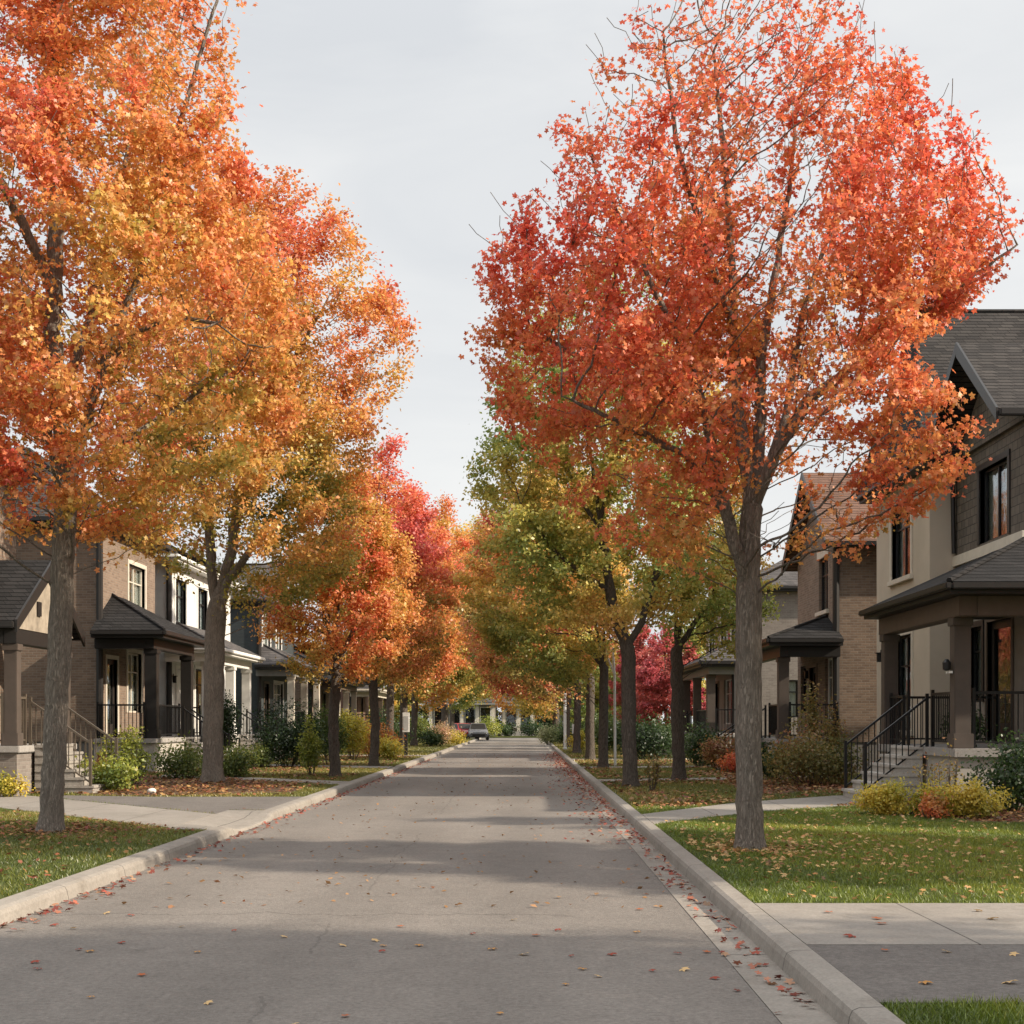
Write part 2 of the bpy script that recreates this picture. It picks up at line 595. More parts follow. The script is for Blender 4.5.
def tubes_from_skeleton(rng, P, par, R, rmin, rmax, sides_fn, seed=0, ridge=0.0):
    """one mesh of chained tubes for nodes with rmin <= R < rmax"""
    n = len(P)
    kids = [[] for _ in range(n)]
    for i in range(n):
        if par[i] >= 0: kids[par[i]].append(i)
    V, Fc = [], []
    base = 0
    starts = [(-1, i) for i in range(n) if par[i] < 0]
    chains = []
    while starts:
        p, i = starts.pop()
        ch = ([p] if p >= 0 else []) + [i]
        while kids[i]:
            ks = sorted(kids[i], key=lambda q: -R[q])
            for q in ks[1:]: starts.append((i, q))
            i = ks[0]; ch.append(i)
        chains.append((p, ch))
    for p, ch in chains:
        pts = P[ch]; rr = R[ch].copy()
        if p >= 0: rr[0] = rr[1] if len(rr) > 1 else rr[0]
        lead = rr[min(1, len(rr) - 1)]
        sel = (rr >= rmin) & (rr < rmax)
        if not sel.any(): continue
        a = np.argmax(sel); b = len(sel) - np.argmax(sel[::-1])
        if b < len(sel): b = min(b + 1, len(sel))
        pts = pts[a:b]; rr = rr[a:b]
        if len(pts) < 2: continue
        s = sides_fn(rr[0])
        t = np.gradient(pts, axis=0); t = unit(t)
        ref = np.array([1., .13, 0]); ringsV = []
        th = np.linspace(0, 2 * np.pi, s, endpoint=False)
        for q in range(len(pts)):
            if abs(ref @ t[q]) > .96: ref = np.array([.1, 1., 0.2])
            u = ref - t[q] * (ref @ t[q]); u /= np.linalg.norm(u); ref = u
            w = np.cross(t[q], u)
            rad = rr[q] * np.ones(s)
            if ridge > 0 and rr[q] > .05:
                z = pts[q][2]
                rad = rad * (1 + ridge * (np.sin(5 * th + 1.1 * z + seed) * .5 + np.sin(9 * th - 1.7 * z) * .35 + np.sin(3 * th + 2.3 * z + 2) * .5)
                             + rng.normal(size=s) * .014)
            ringsV.append(pts[q] + np.outer(np.cos(th) * rad, u) + np.outer(np.sin(th) * rad, w))
        ringsV = np.array(ringsV)
        V.append(ringsV.reshape(-1, 3))
        i0 = np.arange(len(pts) - 1)[:, None] * s + base
        k = np.arange(s)[None]; k2 = (np.arange(s) + 1)[None] % s
        q4 = np.stack([i0 + k, i0 + k2, i0 + s + k2, i0 + s + k], -1).reshape(-1, 4)
        Fc.append(q4)
        base += len(pts) * s
    if not V: return None
    return np.concatenate(V), np.concatenate(Fc)


def make_tree(name, label, base, r_trunk, trunk, leaders, centre, rad, zlo, zhi, n_leaf, leaf, cols, field,
              seed, n_attr=700, step=.22, kill=.34, kind='kite', shape=None, bark='bark', group='street trees in autumn colour',
              gap=.35, spread=.17, bare_top=0.0, cat='tree', tip=.0042, flat=.6, cuts=(), clear=.34, limb=0.0):
    """trunk and leaders: world polylines; crown envelope about centre with radius rad between zlo and zhi"""
    rng = np.random.default_rng(seed)
    bx, by, bz = base
    root = empty(name, base, label, cat, group)
    # skeleton of trunk and leading limbs, resampled
    P, par = [], []

    def addline(pts, start):
        last = start
        for a, b in zip(pts[:-1], pts[1:]):
            a = np.array(a, float); b = np.array(b, float)
            m = max(1, int(round(np.linalg.norm(b - a) / step)))
            for q in range(1, m + 1):
                p = a + (b - a) * q / m + rng.normal(size=3) * step * .05
                P.append(p); par.append(last); last = len(P) - 1
        return last
    P.append(np.array(trunk[0], float)); par.append(-1)
    addline(trunk, 0)
    ntrunk = len(P)
    lead_r = {}
    for ld in leaders:
        s = np.array(ld[0], float)
        j = int(np.argmin(np.linalg.norm(np.array(P) - s, axis=1)))
        n_a = len(P)
        addline([P[j]] + [np.array(q, float) for q in ld[1:]], j)
        top_r = limb * r_trunk if j < ntrunk else lead_r.get(j, limb * r_trunk) * .7
        for q in range(n_a, len(P)): lead_r[q] = top_r * (1 - .86 * (q - n_a) / max(1, len(P) - n_a))
    # attractors inside the envelope
    cx, cy = centre
    if shape is None:
        shape = [(0, .5), (.15, .85), (.35, 1), (.6, .82), (.82, .5), (1, .12)]
    sx_, sy_ = zip(*shape)
    N = n_attr * 6
    t = rng.uniform(0, 1, N)
    f = np.interp(t, sx_, sy_)
    rr = np.sqrt(rng.uniform(.03, 1, N))
    th = rng.uniform(0, 2 * np.pi, N)
    pt = np.stack([cx + rad * f * rr * np.cos(th), cy + rad * f * rr * np.sin(th), zlo + (zhi - zlo) * t], 1)
    # uneven outline: radius swells and shrinks with direction
    lob = lumps(np.stack([np.cos(th) * 2.2, np.sin(th) * 2.2, t * 7], 1), seed + 5, 1.2)
    keep = (rr < .86 + .2 * lob) & (rng.uniform(size=N) < f * f * .95 + .05)
    keep &= lumps(pt, seed + 9, 2.6) > -1 + gap
    for (qx, qz, qa, qb) in cuts[:1]: keep &= ((pt[:, 0] - qx) / qa) ** 2 + ((pt[:, 2] - qz) / qb) ** 2 > 1
    pt = pt[keep][:n_attr]
    P2, par2 = grow(rng, P, par, pt, step, kill)
    n_leafy = len(P2)
    if bare_top > 0:      # bare twigs standing out beyond the leaves, mostly near the top
        kc = np.bincount(par2[1:], minlength=n_leafy)
        rl_ = (P2[:, 2] - zlo) / (zhi - zlo)
        hr_ = np.hypot(P2[:, 0] - cx, P2[:, 1] - cy) / rad
        tp = np.nonzero((kc == 0) & (rl_ + .35 * hr_ > .72))[0]
        tp = tp[rng.uniform(size=len(tp)) < .5 * bare_top]
        ex_p, ex_q = [], []
        for i in tp:
            d = unit(P2[i] - P2[par2[i]]) * .6 + np.array([(P2[i, 0] - cx) / rad * .35, (P2[i, 1] - cy) / rad * .35, .75])
            last, p_ = i, P2[i].copy()
            for q in range(rng.integers(2, 5)):
                p_ = p_ + unit(d + rng.normal(size=3) * .22) * .13
                ex_p.append(p_); ex_q.append(last); last = n_leafy + len(ex_p) - 1
        if ex_p:
            P2 = np.concatenate([P2, np.array(ex_p)]); par2 = np.concatenate([par2, np.array(ex_q)])
    n = len(P2)
    kids = np.zeros(n, int)
    for i in range(1, n): kids[par2[i]] += 1
    tips = (kids == 0).astype(float)
    for i in range(n - 1, 0, -1): tips[par2[i]] += tips[i]
    ex = math.log(r_trunk / tip) / math.log(max(tips[0], 2))
    R = tip * tips ** ex
    for q, v in lead_r.items(): R[q] = max(R[q], v)
    # root flare and a steadier trunk
    z = P2[:, 2] - bz
    low = np.arange(n) < ntrunk
    R[low] = np.maximum(R[low], r_trunk * (1 - .045 * z[low] * (6.0 / max(zlo - bz + 2.5, 4))))
    R[low] *= 1 + .34 * np.exp(-z[low] / .15)
    m = M[bark]
    hi = tubes_from_skeleton(rng, P2, par2, R, .3 * r_trunk, 9, lambda r: 22 if r > .6 * r_trunk else 12, seed, .045)
    if hi: np_mesh('trunk', hi[0], hi[1], m, None, root, base, True)
    lo = tubes_from_skeleton(rng, P2, par2, R, 0, .3 * r_trunk * 1.02, lambda r: 6 if r > .02 else 3, seed)
    if lo: np_mesh('branches', lo[0], lo[1], m, None, root, base, True)
    # leaves round the fine twigs
    tw = np.nonzero((tips <= 4) & (np.arange(n) >= ntrunk) & (np.arange(n) < n_leafy) & (P2[:, 2] > zlo - .7))[0]
    rel = (P2[tw, 2] - zlo) / (zhi - zlo)
    w = np.ones(len(tw)) + (tips[tw] <= 1) * .8
    w *= np.clip(.25 + 1.1 * (lumps(P2[tw], seed + 21, 2.4) + .75), .12, 1.8)
    hr0 = np.hypot(P2[tw, 0] - bx, P2[tw, 1] - by) / rad
    w *= np.where(rel < clear, np.clip((hr0 - .12 + rel * .35) / .3, .02, 1), 1)
    if bare_top > 0:
        w *= np.clip(1 - bare_top * np.clip((rel - .45) / .5, 0, 1), .03, 1)
    w /= w.sum()
    ci = rng.choice(tw, n_leaf, p=w)
    # strung along the twigs, a few hanging further out
    uu = rng.uniform(-.35, 1.0, n_leaf)[:, None]
    far = np.where(rng.uniform(size=n_leaf) < .12, 1.15, .75)[:, None]
    pos = P2[ci] + (P2[par2[ci]] - P2[ci]) * uu + rng.normal(size=(n_leaf, 3)) * np.array([spread, spread, spread * .7]) * far
    # leaf sprays lie in loose tilted layers with the leaf faces turned up and outwards
    out = unit(pos - np.array([cx, cy, (zlo + zhi) * .5]))
    nr = unit(rng.normal(size=(n_leaf, 3)) * .75 + np.array([0, 0, flat]) + out * .45)
    size = leaf * rng.uniform(.5, 1.4, n_leaf)
    ok = np.ones(n_leaf, bool)
    for (qx, qz, qa, qb) in cuts: ok &= ((pos[:, 0] - qx) / qa) ** 2 + ((pos[:, 2] - qz) / qb) ** 2 > 1
    pos, nr, size = pos[ok], nr[ok], size[ok]; n_leaf = len(pos)
    rel = (pos[:, 2] - zlo) / (zhi - zlo)
    hr = np.hypot(pos[:, 0] - cx, pos[:, 1] - cy) / rad
    tt = field(rel, hr, (pos[:, 0] - cx) / rad, lumps(pos, seed + 31, 1.5), lumps(pos, seed + 37, 4.0)) + rng.normal(size=n_leaf) * .09
    tint = ramp_cols(tt, pal(cols)) * rng.uniform(.72, 1.25, n_leaf)[:, None]
    V, Fc, T = leaves_mesh(pos, nr, size, fade(tint), rng, kind)
    np_mesh('crown', V, Fc, M['leaf'], T, root, base)
    return root


def shrub(name, label, px, py, Y, w, h, cols, n, leaf, seed, group='garden shrubs', depth=None, lump=.35, open_=0.0, z0=LZ, cat='shrub', X=None):
    """bush of leafy stems; px is the base centre pixel (py unused when Y is given), w and h in metres"""
    rng = np.random.default_rng(seed)
    x = (px - VX) * Y / F if X is None else X
    base = (x, Y, z0)
    root = empty(name, base, label, cat, group)
    d = (depth or w) / 2
    ns = max(5, int(7 + w * 5))
    mb = MB()
    ends = []
    for i in range(ns):
        th = rng.uniform(0, 6.28); r = math.sqrt(rng.uniform(0, 1)) * .92
        tip = np.array([x + w / 2 * r * math.cos(th), Y + d * r * math.sin(th), z0 + h * (1 - .45 * r * r) * rng.uniform(.72, 1.02)])
        b = np.array([x + .25 * (tip[0] - x), Y + .25 * (tip[1] - Y), z0 - .02])
        mid = b * .5 + tip * .5 + np.array([(tip[0] - x) * .22, (tip[1] - Y) * .22, 0])
        mb.tube([b, mid, tip], [.012, .008, .003], 4)
        ends.append((b, mid, tip))
    mb.build('stems', M['bark_dark'], root)
    # leaf clumps along the stems plus a general fill
    k = rng.integers(0, ns, n); u = rng.uniform(.18, 1.0, n) ** .7
    B = np.array([e[0] for e in ends])[k]; Md = np.array([e[1] for e in ends])[k]; T_ = np.array([e[2] for e in ends])[k]
    uu = u[:, None]
    pos = (1 - uu) ** 2 * B + 2 * uu * (1 - uu) * Md + uu ** 2 * T_
    sg = min(w, 2 * d, h * 1.5) * (.13 if open_ == 0 else .13 * (1 - open_))
    pos += rng.normal(size=(n, 3)) * np.array([sg, sg, sg * .8])
    keep = (lumps(pos, seed + 3, 6.0 / max(h, .3)) > -1.2 + lump) & (pos[:, 2] > z0 + .01)
    pos = pos[keep]; n = len(pos)
    out = unit(pos - np.array([x, Y, z0 + h * .3]))
    nr = unit(rng.normal(size=(n, 3)) * .7 + out * .7 + np.array([0, 0, .4]))
    t = .5 + .33 * lumps(pos, seed + 8, 3.0 / max(h, .4)) + rng.normal(size=n) * .15
    tint = ramp_cols(t, pal(cols)) * rng.uniform(.7, 1.25, n)[:, None]
    V, Fc, T = leaves_mesh(pos, nr, leaf * rng.uniform(.6, 1.25, n), fade(tint, .06, 1.15), rng, 'kite')
    np_mesh('foliage', V, Fc, M['leaf'], T, root, base)
    return root


# ----------------------------------------------------------------------------
# sky, sun, camera
# ----------------------------------------------------------------------------
SUN_TO = Vector((0.97, -0.22, 0)).normalized()
SUN_EL = math.radians(30)
w = bpy.data.worlds.new('World'); sc.world = w; w.use_nodes = True
wt = w.node_tree; wt.nodes.clear()
sky = wt.nodes.new('ShaderNodeTexSky'); sky.sky_type = 'NISHITA'; sky.sun_disc = False
sky.sun_elevation = SUN_EL; sky.sun_rotation = math.atan2(SUN_TO.x, SUN_TO.y)
sky.air_density = 1.2; sky.dust_density = 2.5
bg1 = wt.nodes.new('ShaderNodeBackground'); bg1.inputs[1].default_value = .10
wt.links.new(sky.outputs[0], bg1.inputs[0])
tc = wt.nodes.new('ShaderNodeTexCoord')
sep = wt.nodes.new('ShaderNodeSeparateXYZ'); wt.links.new(tc.outputs['Generated'], sep.inputs[0])
mp = wt.nodes.new('ShaderNodeMapping'); mp.inputs['Scale'].default_value = (1.0, 1.0, 3.2)
wt.links.new(tc.outputs['Generated'], mp.inputs[0])
nz = wt.nodes.new('ShaderNodeTexNoise'); nz.inputs['Scale'].default_value = 3.0; nz.inputs['Detail'].default_value = 6; nz.inputs['Distortion'].default_value = .5
nz.inputs['Roughness'].default_value = .5
wt.links.new(mp.outputs[0], nz.inputs['Vector'])
cr = wt.nodes.new('ShaderNodeValToRGB')
cr.color_ramp.elements[0].position = .3; cr.color_ramp.elements[0].color = (.545, .56, .578, 1)
cr.color_ramp.elements[1].position = .7; cr.color_ramp.elements[1].color = (.70, .70, .69, 1)
wt.links.new(nz.outputs[0], cr.inputs[0])
# an overcast sky is brightest overhead
mr = wt.nodes.new('ShaderNodeMapRange'); mr.interpolation_type = 'SMOOTHSTEP'
mr.inputs['From Min'].default_value = .42; mr.inputs['From Max'].default_value = .95
mr.inputs['To Min'].default_value = .92; mr.inputs['To Max'].default_value = 2.1
wt.links.new(sep.outputs[2], mr.inputs[0])
bg2 = wt.nodes.new('ShaderNodeBackground')
wt.links.new(cr.outputs[0], bg2.inputs[0]); wt.links.new(mr.outputs[0], bg2.inputs[1])
mx = wt.nodes.new('ShaderNodeMixShader'); mx.inputs[0].default_value = .93
wo = wt.nodes.new('ShaderNodeOutputWorld')
wt.links.new(bg1.outputs[0], mx.inputs[1]); wt.links.new(bg2.outputs[0], mx.inputs[2]); wt.links.new(mx.outputs[0], wo.inputs[0])

sd = bpy.data.lights.new('sun', 'SUN'); sd.energy = 5.0; sd.angle = math.radians(.8); sd.color = (1.0, .87, .70)
so = bpy.data.objects.new('sun', sd); COL.objects.link(so)
sdir = Vector((SUN_TO.x * math.cos(SUN_EL), SUN_TO.y * math.cos(SUN_EL), math.sin(SUN_EL)))
so.rotation_euler = sdir.to_track_quat('Z', 'Y').to_euler(); so.location = sdir * 60

cd = bpy.data.cameras.new('camera'); cam = bpy.data.objects.new('camera', cd); COL.objects.link(cam)
cam.location = (0, 0, EYE); cam.rotation_euler = (math.radians(90), 0, 0)
cd.sensor_width = 36; cd.lens = 36 * F / 1024
cd.shift_x = -(VX - 512) / 1024; cd.shift_y = (VY - 512) / 1024
cd.clip_end = 3000
sc.camera = cam
sc.view_settings.view_transform = 'Standard'; sc.view_settings.look = 'None'
sc.view_settings.exposure = .58; sc.view_settings.gamma = 1
sc.cycles.use_denoising = True
sc.cycles.max_bounces = 7; sc.cycles.diffuse_bounces = 4; sc.cycles.transparent_max_bounces = 12

# ----------------------------------------------------------------------------
# ground, road, kerbs, paths
# ----------------------------------------------------------------------------
RX, LX = 1.65, -4.1       # kerb faces


def sheet(name, pts, z, mat, kind='structure', label=None, cat=None):
    o = MB().poly([(x, y, z) for x, y in pts]).build(name, mat)
    tag(o, label, cat, None, kind)
    return o


def slab(name, pts, z0, z1, mat, bevel=0.0):
    o = MB().extrude([(x, y, z0) for x, y in pts], (0, 0, z1 - z0)).build(name, mat, bevel=bevel)
    return tag(o, kind='structure')


sheet('ground', [(-900, -80), (900, -80), (900, 1500), (-900, 1500)], -.05, M['soil'])
sheet('road', [(LX - .1, -14), (1.36, -14), (1.36, 132), (LX - .1, 132)], 0.0, M['asphalt'])
sheet('cross_road', [(-70, 132), (70, 132), (70, 141), (-70, 141)], 0.0, M['asphalt_drive'])
sheet('gutter', [(1.36, -14), (RX + .02, -14), (RX + .02, 132), (1.36, 132)], .004, M['conc_gutter'])


def kerb(name, x0, x1, stretches, face):
    """kerb with a rounded top edge on its road side; stretches of (y, height)"""
    mb = MB()
    prof = []
    ring = []
    for y, h in stretches:
        s = 1 if face > 0 else -1
        a, b = x0, x1    # a = road side, b = lawn side
        r = min(.05, h * .5)
        pts = [(a, -.04), (a + (b - a) * .1, h - r), (a + (b - a) * .18, h - r * .3), (a + (b - a) * .36, h), (b, h + .004), (b, -.04)]
        ring.append([(px_, y, pz) for px_, pz in pts])
    n0 = 0
    for r_ in ring: mb.v += r_
    k = 6
    for i in range(len(ring) - 1):
        for j in range(k - 1):
            mb.f.append((i * k + j, i * k + j + 1, (i + 1) * k + j + 1, (i + 1) * k + j))
    mb.f.append(tuple(range(k))); mb.f.append(tuple((len(ring) - 1) * k + j for j in range(k - 1, -1, -1)))
    o = mb.build(name, M['conc_kerb'])
    return tag(o, kind='structure')


def run(y0, y1, h, n):
    return [(y0 + (y1 - y0) * i / n, h) for i in range(n + 1)]


# (left kerb drops where the driveways meet the road)
kerb('kerb', RX, RX + .2, run(-14, 132, .13, 60), 1)
lk = run(-14, 19.6, .13, 14) + [(20.3, .05), (21.2, .036), (22.3, .04), (22.7, .075), (23.0, .128), (23.4, .13)] + run(24, 43.6, .13, 8) + [(44.2, .11), (46.6, .11), (47.2, .13)] + run(48, 132, .13, 30)
kerb('kerb', LX, LX - .24, lk, -1)

# lawns either side (level with the kerb top)
slab('lawn', [(RX + .2, -14), (60, -14), (60, 132), (RX + .2, 132)], -.04, LZ, M['soil'])
slab('lawn', [(LX - .24, -14), (-60, -14), (-60, 132), (LX - .24, 132), (LX - .24, 23.4), (-4.95, 23.4), (-4.95, 19.2), (LX - .24, 19.2)], -.04, LZ, M['soil'])
slab('lawn', [(-70, 141), (70, 141), (70, 220), (-70, 220)], -.04, LZ, M['soil'])

ap = MB()
prof = [(19.2, .126), (19.6, .126), (20.3, .05), (21.2, .036), (22.3, .04), (22.7, .075), (23.0, .124), (23.4, .126)]
for (ya, za), (yb, zb) in zip(prof[:-1], prof[1:]):
    ap.poly([(LX - .235, ya, za), (LX - .235, yb, zb), (-4.96, yb, .128), (-4.96, ya, .128)])
tag(ap.build('driveway_apron', M['conc_walk']), kind='structure')

PATHS = [[(-4.3, 19.2), (-4.3, 23.4), (-4.96, 23.4), (-4.96, 19.2)]]   # polygons with no grass


def path(name, pts, mat, dz=.012):
    PATHS.append(pts)
    return tag(MB().extrude([(x, y, LZ - .05) for x, y in pts], (0, 0, .05 + dz)).build(name, mat), kind='structure')


path('driveway', [(1.86, 7.35), (9.5, 7.35), (9.5, 9.25), (1.86, 9.25)], M['asphalt_drive'], .008)
path('path', [(1.86, 9.25), (9.5, 9.25), (9.5, 11.35), (1.86, 11.35)], M['conc_walk'])
path('path', [(1.86, 20.2), (1.86, 22.3), (3.9, 25.6), (6.25, 28.0), (6.35, 28.0), (6.35, 25.3), (5.9, 24.8), (3.9, 23.1)], M['conc_walk'])
path('path', [(1.86, 34.6), (1.86, 35.9), (8.5, 38.2), (8.5, 36.9)], M['conc_walk'])
path('path', [(1.86, 44.5), (1.86, 46), (8, 47.5), (8, 46)], M['conc_walk'])
path('path', [(1.86, 54), (1.86, 56), (8, 57.0), (8, 55)], M['conc_walk'])
path('path', [(-4.95, 19.5), (-4.95, 22.37), (-10.6, 28.7), (-10.6, 30.6), (-11.3, 30.6), (-11.3, 26.6), (-9.2, 24.2)], M['conc_walk'])
path('driveway', [(-4.35, 23.45), (-4.35, 27.6), (-7.4, 27.6), (-9.6, 28.2), (-9.6, 27.65), (-4.96, 22.45), (-4.96, 23.45)], M['asphalt_drive'], .008)
path('path', [(-4.35, 33.0), (-4.35, 34.6), (-10, 39.5), (-10, 37.9)], M['conc_walk'])
path('path', [(-4.35, 44.4), (-4.35, 46.4), (-10, 49), (-10, 47)], M['conc_walk'])
path('driveway', [(-4.35, 122), (-4.35, 129), (-9, 129), (-9, 122)], M['asphalt_drive'], .008)
path('path', [(-4.35, 60), (-4.35, 62), (-10, 63), (-10, 61)], M['conc_walk'])
BEDS = [[(-4.9, 29.3), (-4.9, 31.0), (-8.5, 38.6), (-10.6, 38.6), (-10.6, 31.0), (-9.0, 28.4), (-7.4, 27.9)],
        [(6.6, 20.6), (6.6, 24.0), (12, 24.2), (12, 20.0)],
        [(4.4, 27.7), (6.3, 30.2), (7.4, 30.2), (7.4, 39), (5.4, 39)],
        [(-9.5, 22.5), (-14, 26), (-14, 22.5)]]
for b in BEDS:
    tag(MB().extrude([(x, y, LZ - .05) for x, y in b], (0, 0, .056)).build('planting_bed', M['bed']), kind='structure')


# ----------------------------------------------------------------------------
# houses
# ----------------------------------------------------------------------------
class House:
    """u = distance from the street axis (|X|), sx = +1 right side, -1 left side; Y runs down the street"""

    def __init__(self, name, label, sx, u, y, group='houses along the street'):
        self.sx = sx
        self.root = empty(name, (sx * u, y, LZ), label, 'house', group)

    def X(self, u): return self.sx * u

    # wall panels with real openings; frame = ('front', u) at constant X or ('near', y) at constant Y, thickness into the house
    def panel(self, mb, face, c, a0, a1, z0, z1, ops, th=.22, top=None):
        xs = sorted({a0, a1, *[o[0] for o in ops], *[o[1] for o in ops]})
        zs = sorted({z0, z1, *[o[2] for o in ops], *[o[3] for o in ops]})
        for i in range(len(xs) - 1):
            j = 0
            while j < len(zs) - 1:
                xm = (xs[i] + xs[i + 1]) / 2

                def isop(jj):
                    zm = (zs[jj] + zs[jj + 1]) / 2
                    return any(o[0] < xm < o[1] and o[2] < zm < o[3] for o in ops)
                if isop(j): j += 1; continue
                k = j
                while k + 1 < len(zs) - 1 and not isop(k + 1): k += 1
                self.fb(mb, face, c, xs[i], xs[i + 1], 0, th, zs[j], zs[k + 1])
                j = k + 1

    def fb(self, mb, face, c, a0, a1, n0, n1, z0, z1):
        """box in a face frame: a along the face, n depth INTO the house (negative = proud)"""
        if face == 'front':
            mb.box(self.X(c + n0), self.X(c + n1), a0, a1, z0, z1)
        else:
            mb.box(self.X(a0), self.X(a1), c + n0, c + n1, z0, z1)

    def window(self, face, c, a0, a1, z0, z1, frame='black_metal', trim=None, sill=None, lintel=None, curtain='curtain', mull=1, trans=True, kind='window', cw=.42):
        r = .09
        mb = MB(); t = .055
        self.fb(mb, face, c, a0, a1, r, r + .07, z0, z0 + t)
        self.fb(mb, face, c, a0, a1, r, r + .07, z1 - t, z1)
        self.fb(mb, face, c, a0, a0 + t, r, r + .07, z0 + t, z1 - t)
        self.fb(mb, face, c, a1 - t, a1, r, r + .07, z0 + t, z1 - t)
        for i in range(mull):
            m_ = a0 + (a1 - a0) * (i + 1) / (mull + 1)
            self.fb(mb, face, c, m_ - .03, m_ + .03, r + .004, r + .066, z0 + t, z1 - t)
        if trans:
            zt = z0 + (z1 - z0) * .68
            self.fb(mb, face, c, a0 + t, a1 - t, r + .01, r + .06, zt - .022, zt + .022)
        wo_ = mb.build(kind, M[frame], self.root)
        g = MB(); self.fb(g, face, c, a0 + t, a1 - t, r + .03, r + .036, z0 + t, z1 - t)
        g.build('pane', M['glass'], wo_)
        if curtain:
            cm = MB()
            wdt = (a1 - a0) * cw
            for (p, q) in ((a0 + .02, a0 + wdt), (a1 - wdt, a1 - .02)):
                nn = 8
                pts = []
                for i in range(nn + 1):
                    pts.append((p + (q - p) * i / nn, .175 + (.025 if i % 2 else 0)))
                for i in range(nn):
                    A, B = pts[i], pts[i + 1]
                    if face == 'front':
                        q4 = [(self.X(c + A[1]), A[0], z0 + .02), (self.X(c + B[1]), B[0], z0 + .02), (self.X(c + B[1]), B[0], z1), (self.X(c + A[1]), A[0], z1)]
                    else:
                        q4 = [(self.X(A[0]), c + A[1], z0 + .02), (self.X(B[0]), c + B[1], z0 + .02), (self.X(B[0]), c + B[1], z1), (self.X(A[0]), c + A[1], z1)]
                    cm.poly(q4)
            cm.build('curtain', M[curtain], wo_)
        # near-black sheet behind the glass: the unlit room's darkness is painted on
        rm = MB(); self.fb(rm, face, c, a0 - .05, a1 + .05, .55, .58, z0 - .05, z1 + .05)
        rm.build('dark_room_sheet', M['room'], wo_)
        if trim:
            tm = MB(); s = .13
            self.fb(tm, face, c, a0 - s, a0, -.035, .09, z0, z1)
            self.fb(tm, face, c, a1, a1 + s, -.035, .09, z0, z1)
            self.fb(tm, face, c, a0 - s, a1 + s, -.04, .09, z1, z1 + s)
            tm.build('trim', M[trim], wo_)
        if lintel:
            tm = MB(); self.fb(tm, face, c, a0 - .15, a1 + .15, -.03, .1, z1 + .002, z1 + .27)
            tm.build('lintel', M[lintel], wo_, bevel=.012)
        if sill:
            tm = MB(); self.fb(tm, face, c, a0 - .17, a1 + .17, -.09, .1, z0 - .13, z0 - .002)
            tm.build('sill', M[sill], wo_, bevel=.012)
        return wo_

    def door(self, face, c, a0, a1, z0, z1, mat='door_dark', glass=True, trim='brown_trim'):
        mb = MB()
        if glass:
            s = .16
            self.fb(mb, face, c, a0, a0 + s, .08, .13, z0, z1); self.fb(mb, face, c, a1 - s, a1, .08, .13, z0, z1)
            self.fb(mb, face, c, a0 + s, a1 - s, .08, .13, z1 - s, z1); self.fb(mb, face, c, a0 + s, a1 - s, .08, .13, z0, z0 + .4)
        else:
            self.fb(mb, face, c, a0, a1, .08, .13, z0, z1)
        d = mb.build('door', M[mat], self.root)
        if glass:
            g = MB(); self.fb(g, face, c, a0 + s, a1 - s, .1, .108, z0 + .4, z1 - s); g.build('pane', M['glass'], d)
            g = MB(); self.fb(g, face, c, a0 - .05, a1 + .05, .5, .53, z0, z1); g.build('dark_room_sheet', M['room'], d)
        h = MB(); self.fb(h, face, c, a0 + .06, a0 + .1, .0, .08, z0 + .95, z0 + 1.2); h.build('handle', M['brass'], d, bevel=.008)
        if trim:
            t = MB(); self.fb(t, face, c, a0 - .12, a0, -.03, .12, z0, z1 + .12); self.fb(t, face, c, a1, a1 + .12, -.03, .12, z0, z1 + .12)
            self.fb(t, face, c, a0, a1, -.03, .12, z1, z1 + .12); t.build('door_frame', M[trim], d)
        return d

    def hip(self, u0, u1, y0, y1, z, zr, mat, trim='dark_trim', ridge='u', inset=None, name='roof', fascia=.2, r0=None, r1=None):
        """hip roof on an eave rectangle; ridge along u (X) or y; r0/r1 ridge ends"""
        cu, cy = (u0 + u1) / 2, (y0 + y1) / 2
        if ridge == 'u':
            half = (y1 - y0) / 2 if inset is None else inset
            a = (u0 + half if r0 is None else r0, cy); b = (u1 - half if r1 is None else r1, cy)
        else:
            half = (u1 - u0) / 2 if inset is None else inset
            a = (cu, y0 + half if r0 is None else r0); b = (cu, y1 - half if r1 is None else r1)
        X = self.X
        E = [(X(u0), y0, z), (X(u1), y0, z), (X(u1), y1, z), (X(u0), y1, z)]
        A = (X(a[0]), a[1], zr); B = (X(b[0]), b[1], zr)
        mb = MB()
        if ridge == 'u':
            mb.poly([E[0], E[1], B, A]); mb.poly([E[1], E[2], B]); mb.poly([E[2], E[3], A, B]); mb.poly([E[3], E[0], A])
        else:
            mb.poly([E[0], E[1], A]); mb.poly([E[1], E[2], B, A]); mb.poly([E[2], E[3], B]); mb.poly([E[3], E[0], A, B])
        mb.poly([(x, y, z - .03) for x, y, z in E])
        for i in range(4):
            p, q = E[i], E[(i + 1) % 4]
            mb.poly([p, q, (q[0], q[1], z - .03), (p[0], p[1], z - .03)])
        ro = mb.build(name, M[mat], self.root)
        # ridge caps
        rc = MB()
        up = Vector((0, 0, .012))
        segs = [(A, B)] if (Vector(A) - Vector(B)).length > .1 else []
        segs += [(E[0], A), (E[3], A if ridge == 'u' else B), (E[1], B if ridge == 'u' else A), (E[2], B)]
        for p, q in segs: rc.tube([Vector(p) + up, Vector(q) + up], .05, 6)
        rc.build('ridge_cap', M[mat], ro)
        # fascia with gutter and soffit, slightly inside the drip edge
        fb = MB(); i_ = .035
        fb.box(X(u0 + i_), X(u1 - i_), y0 + i_, y1 - i_, z - .03 - fascia, z - .032)
        fb.build('fascia', M[trim], ro)
        gt = MB()
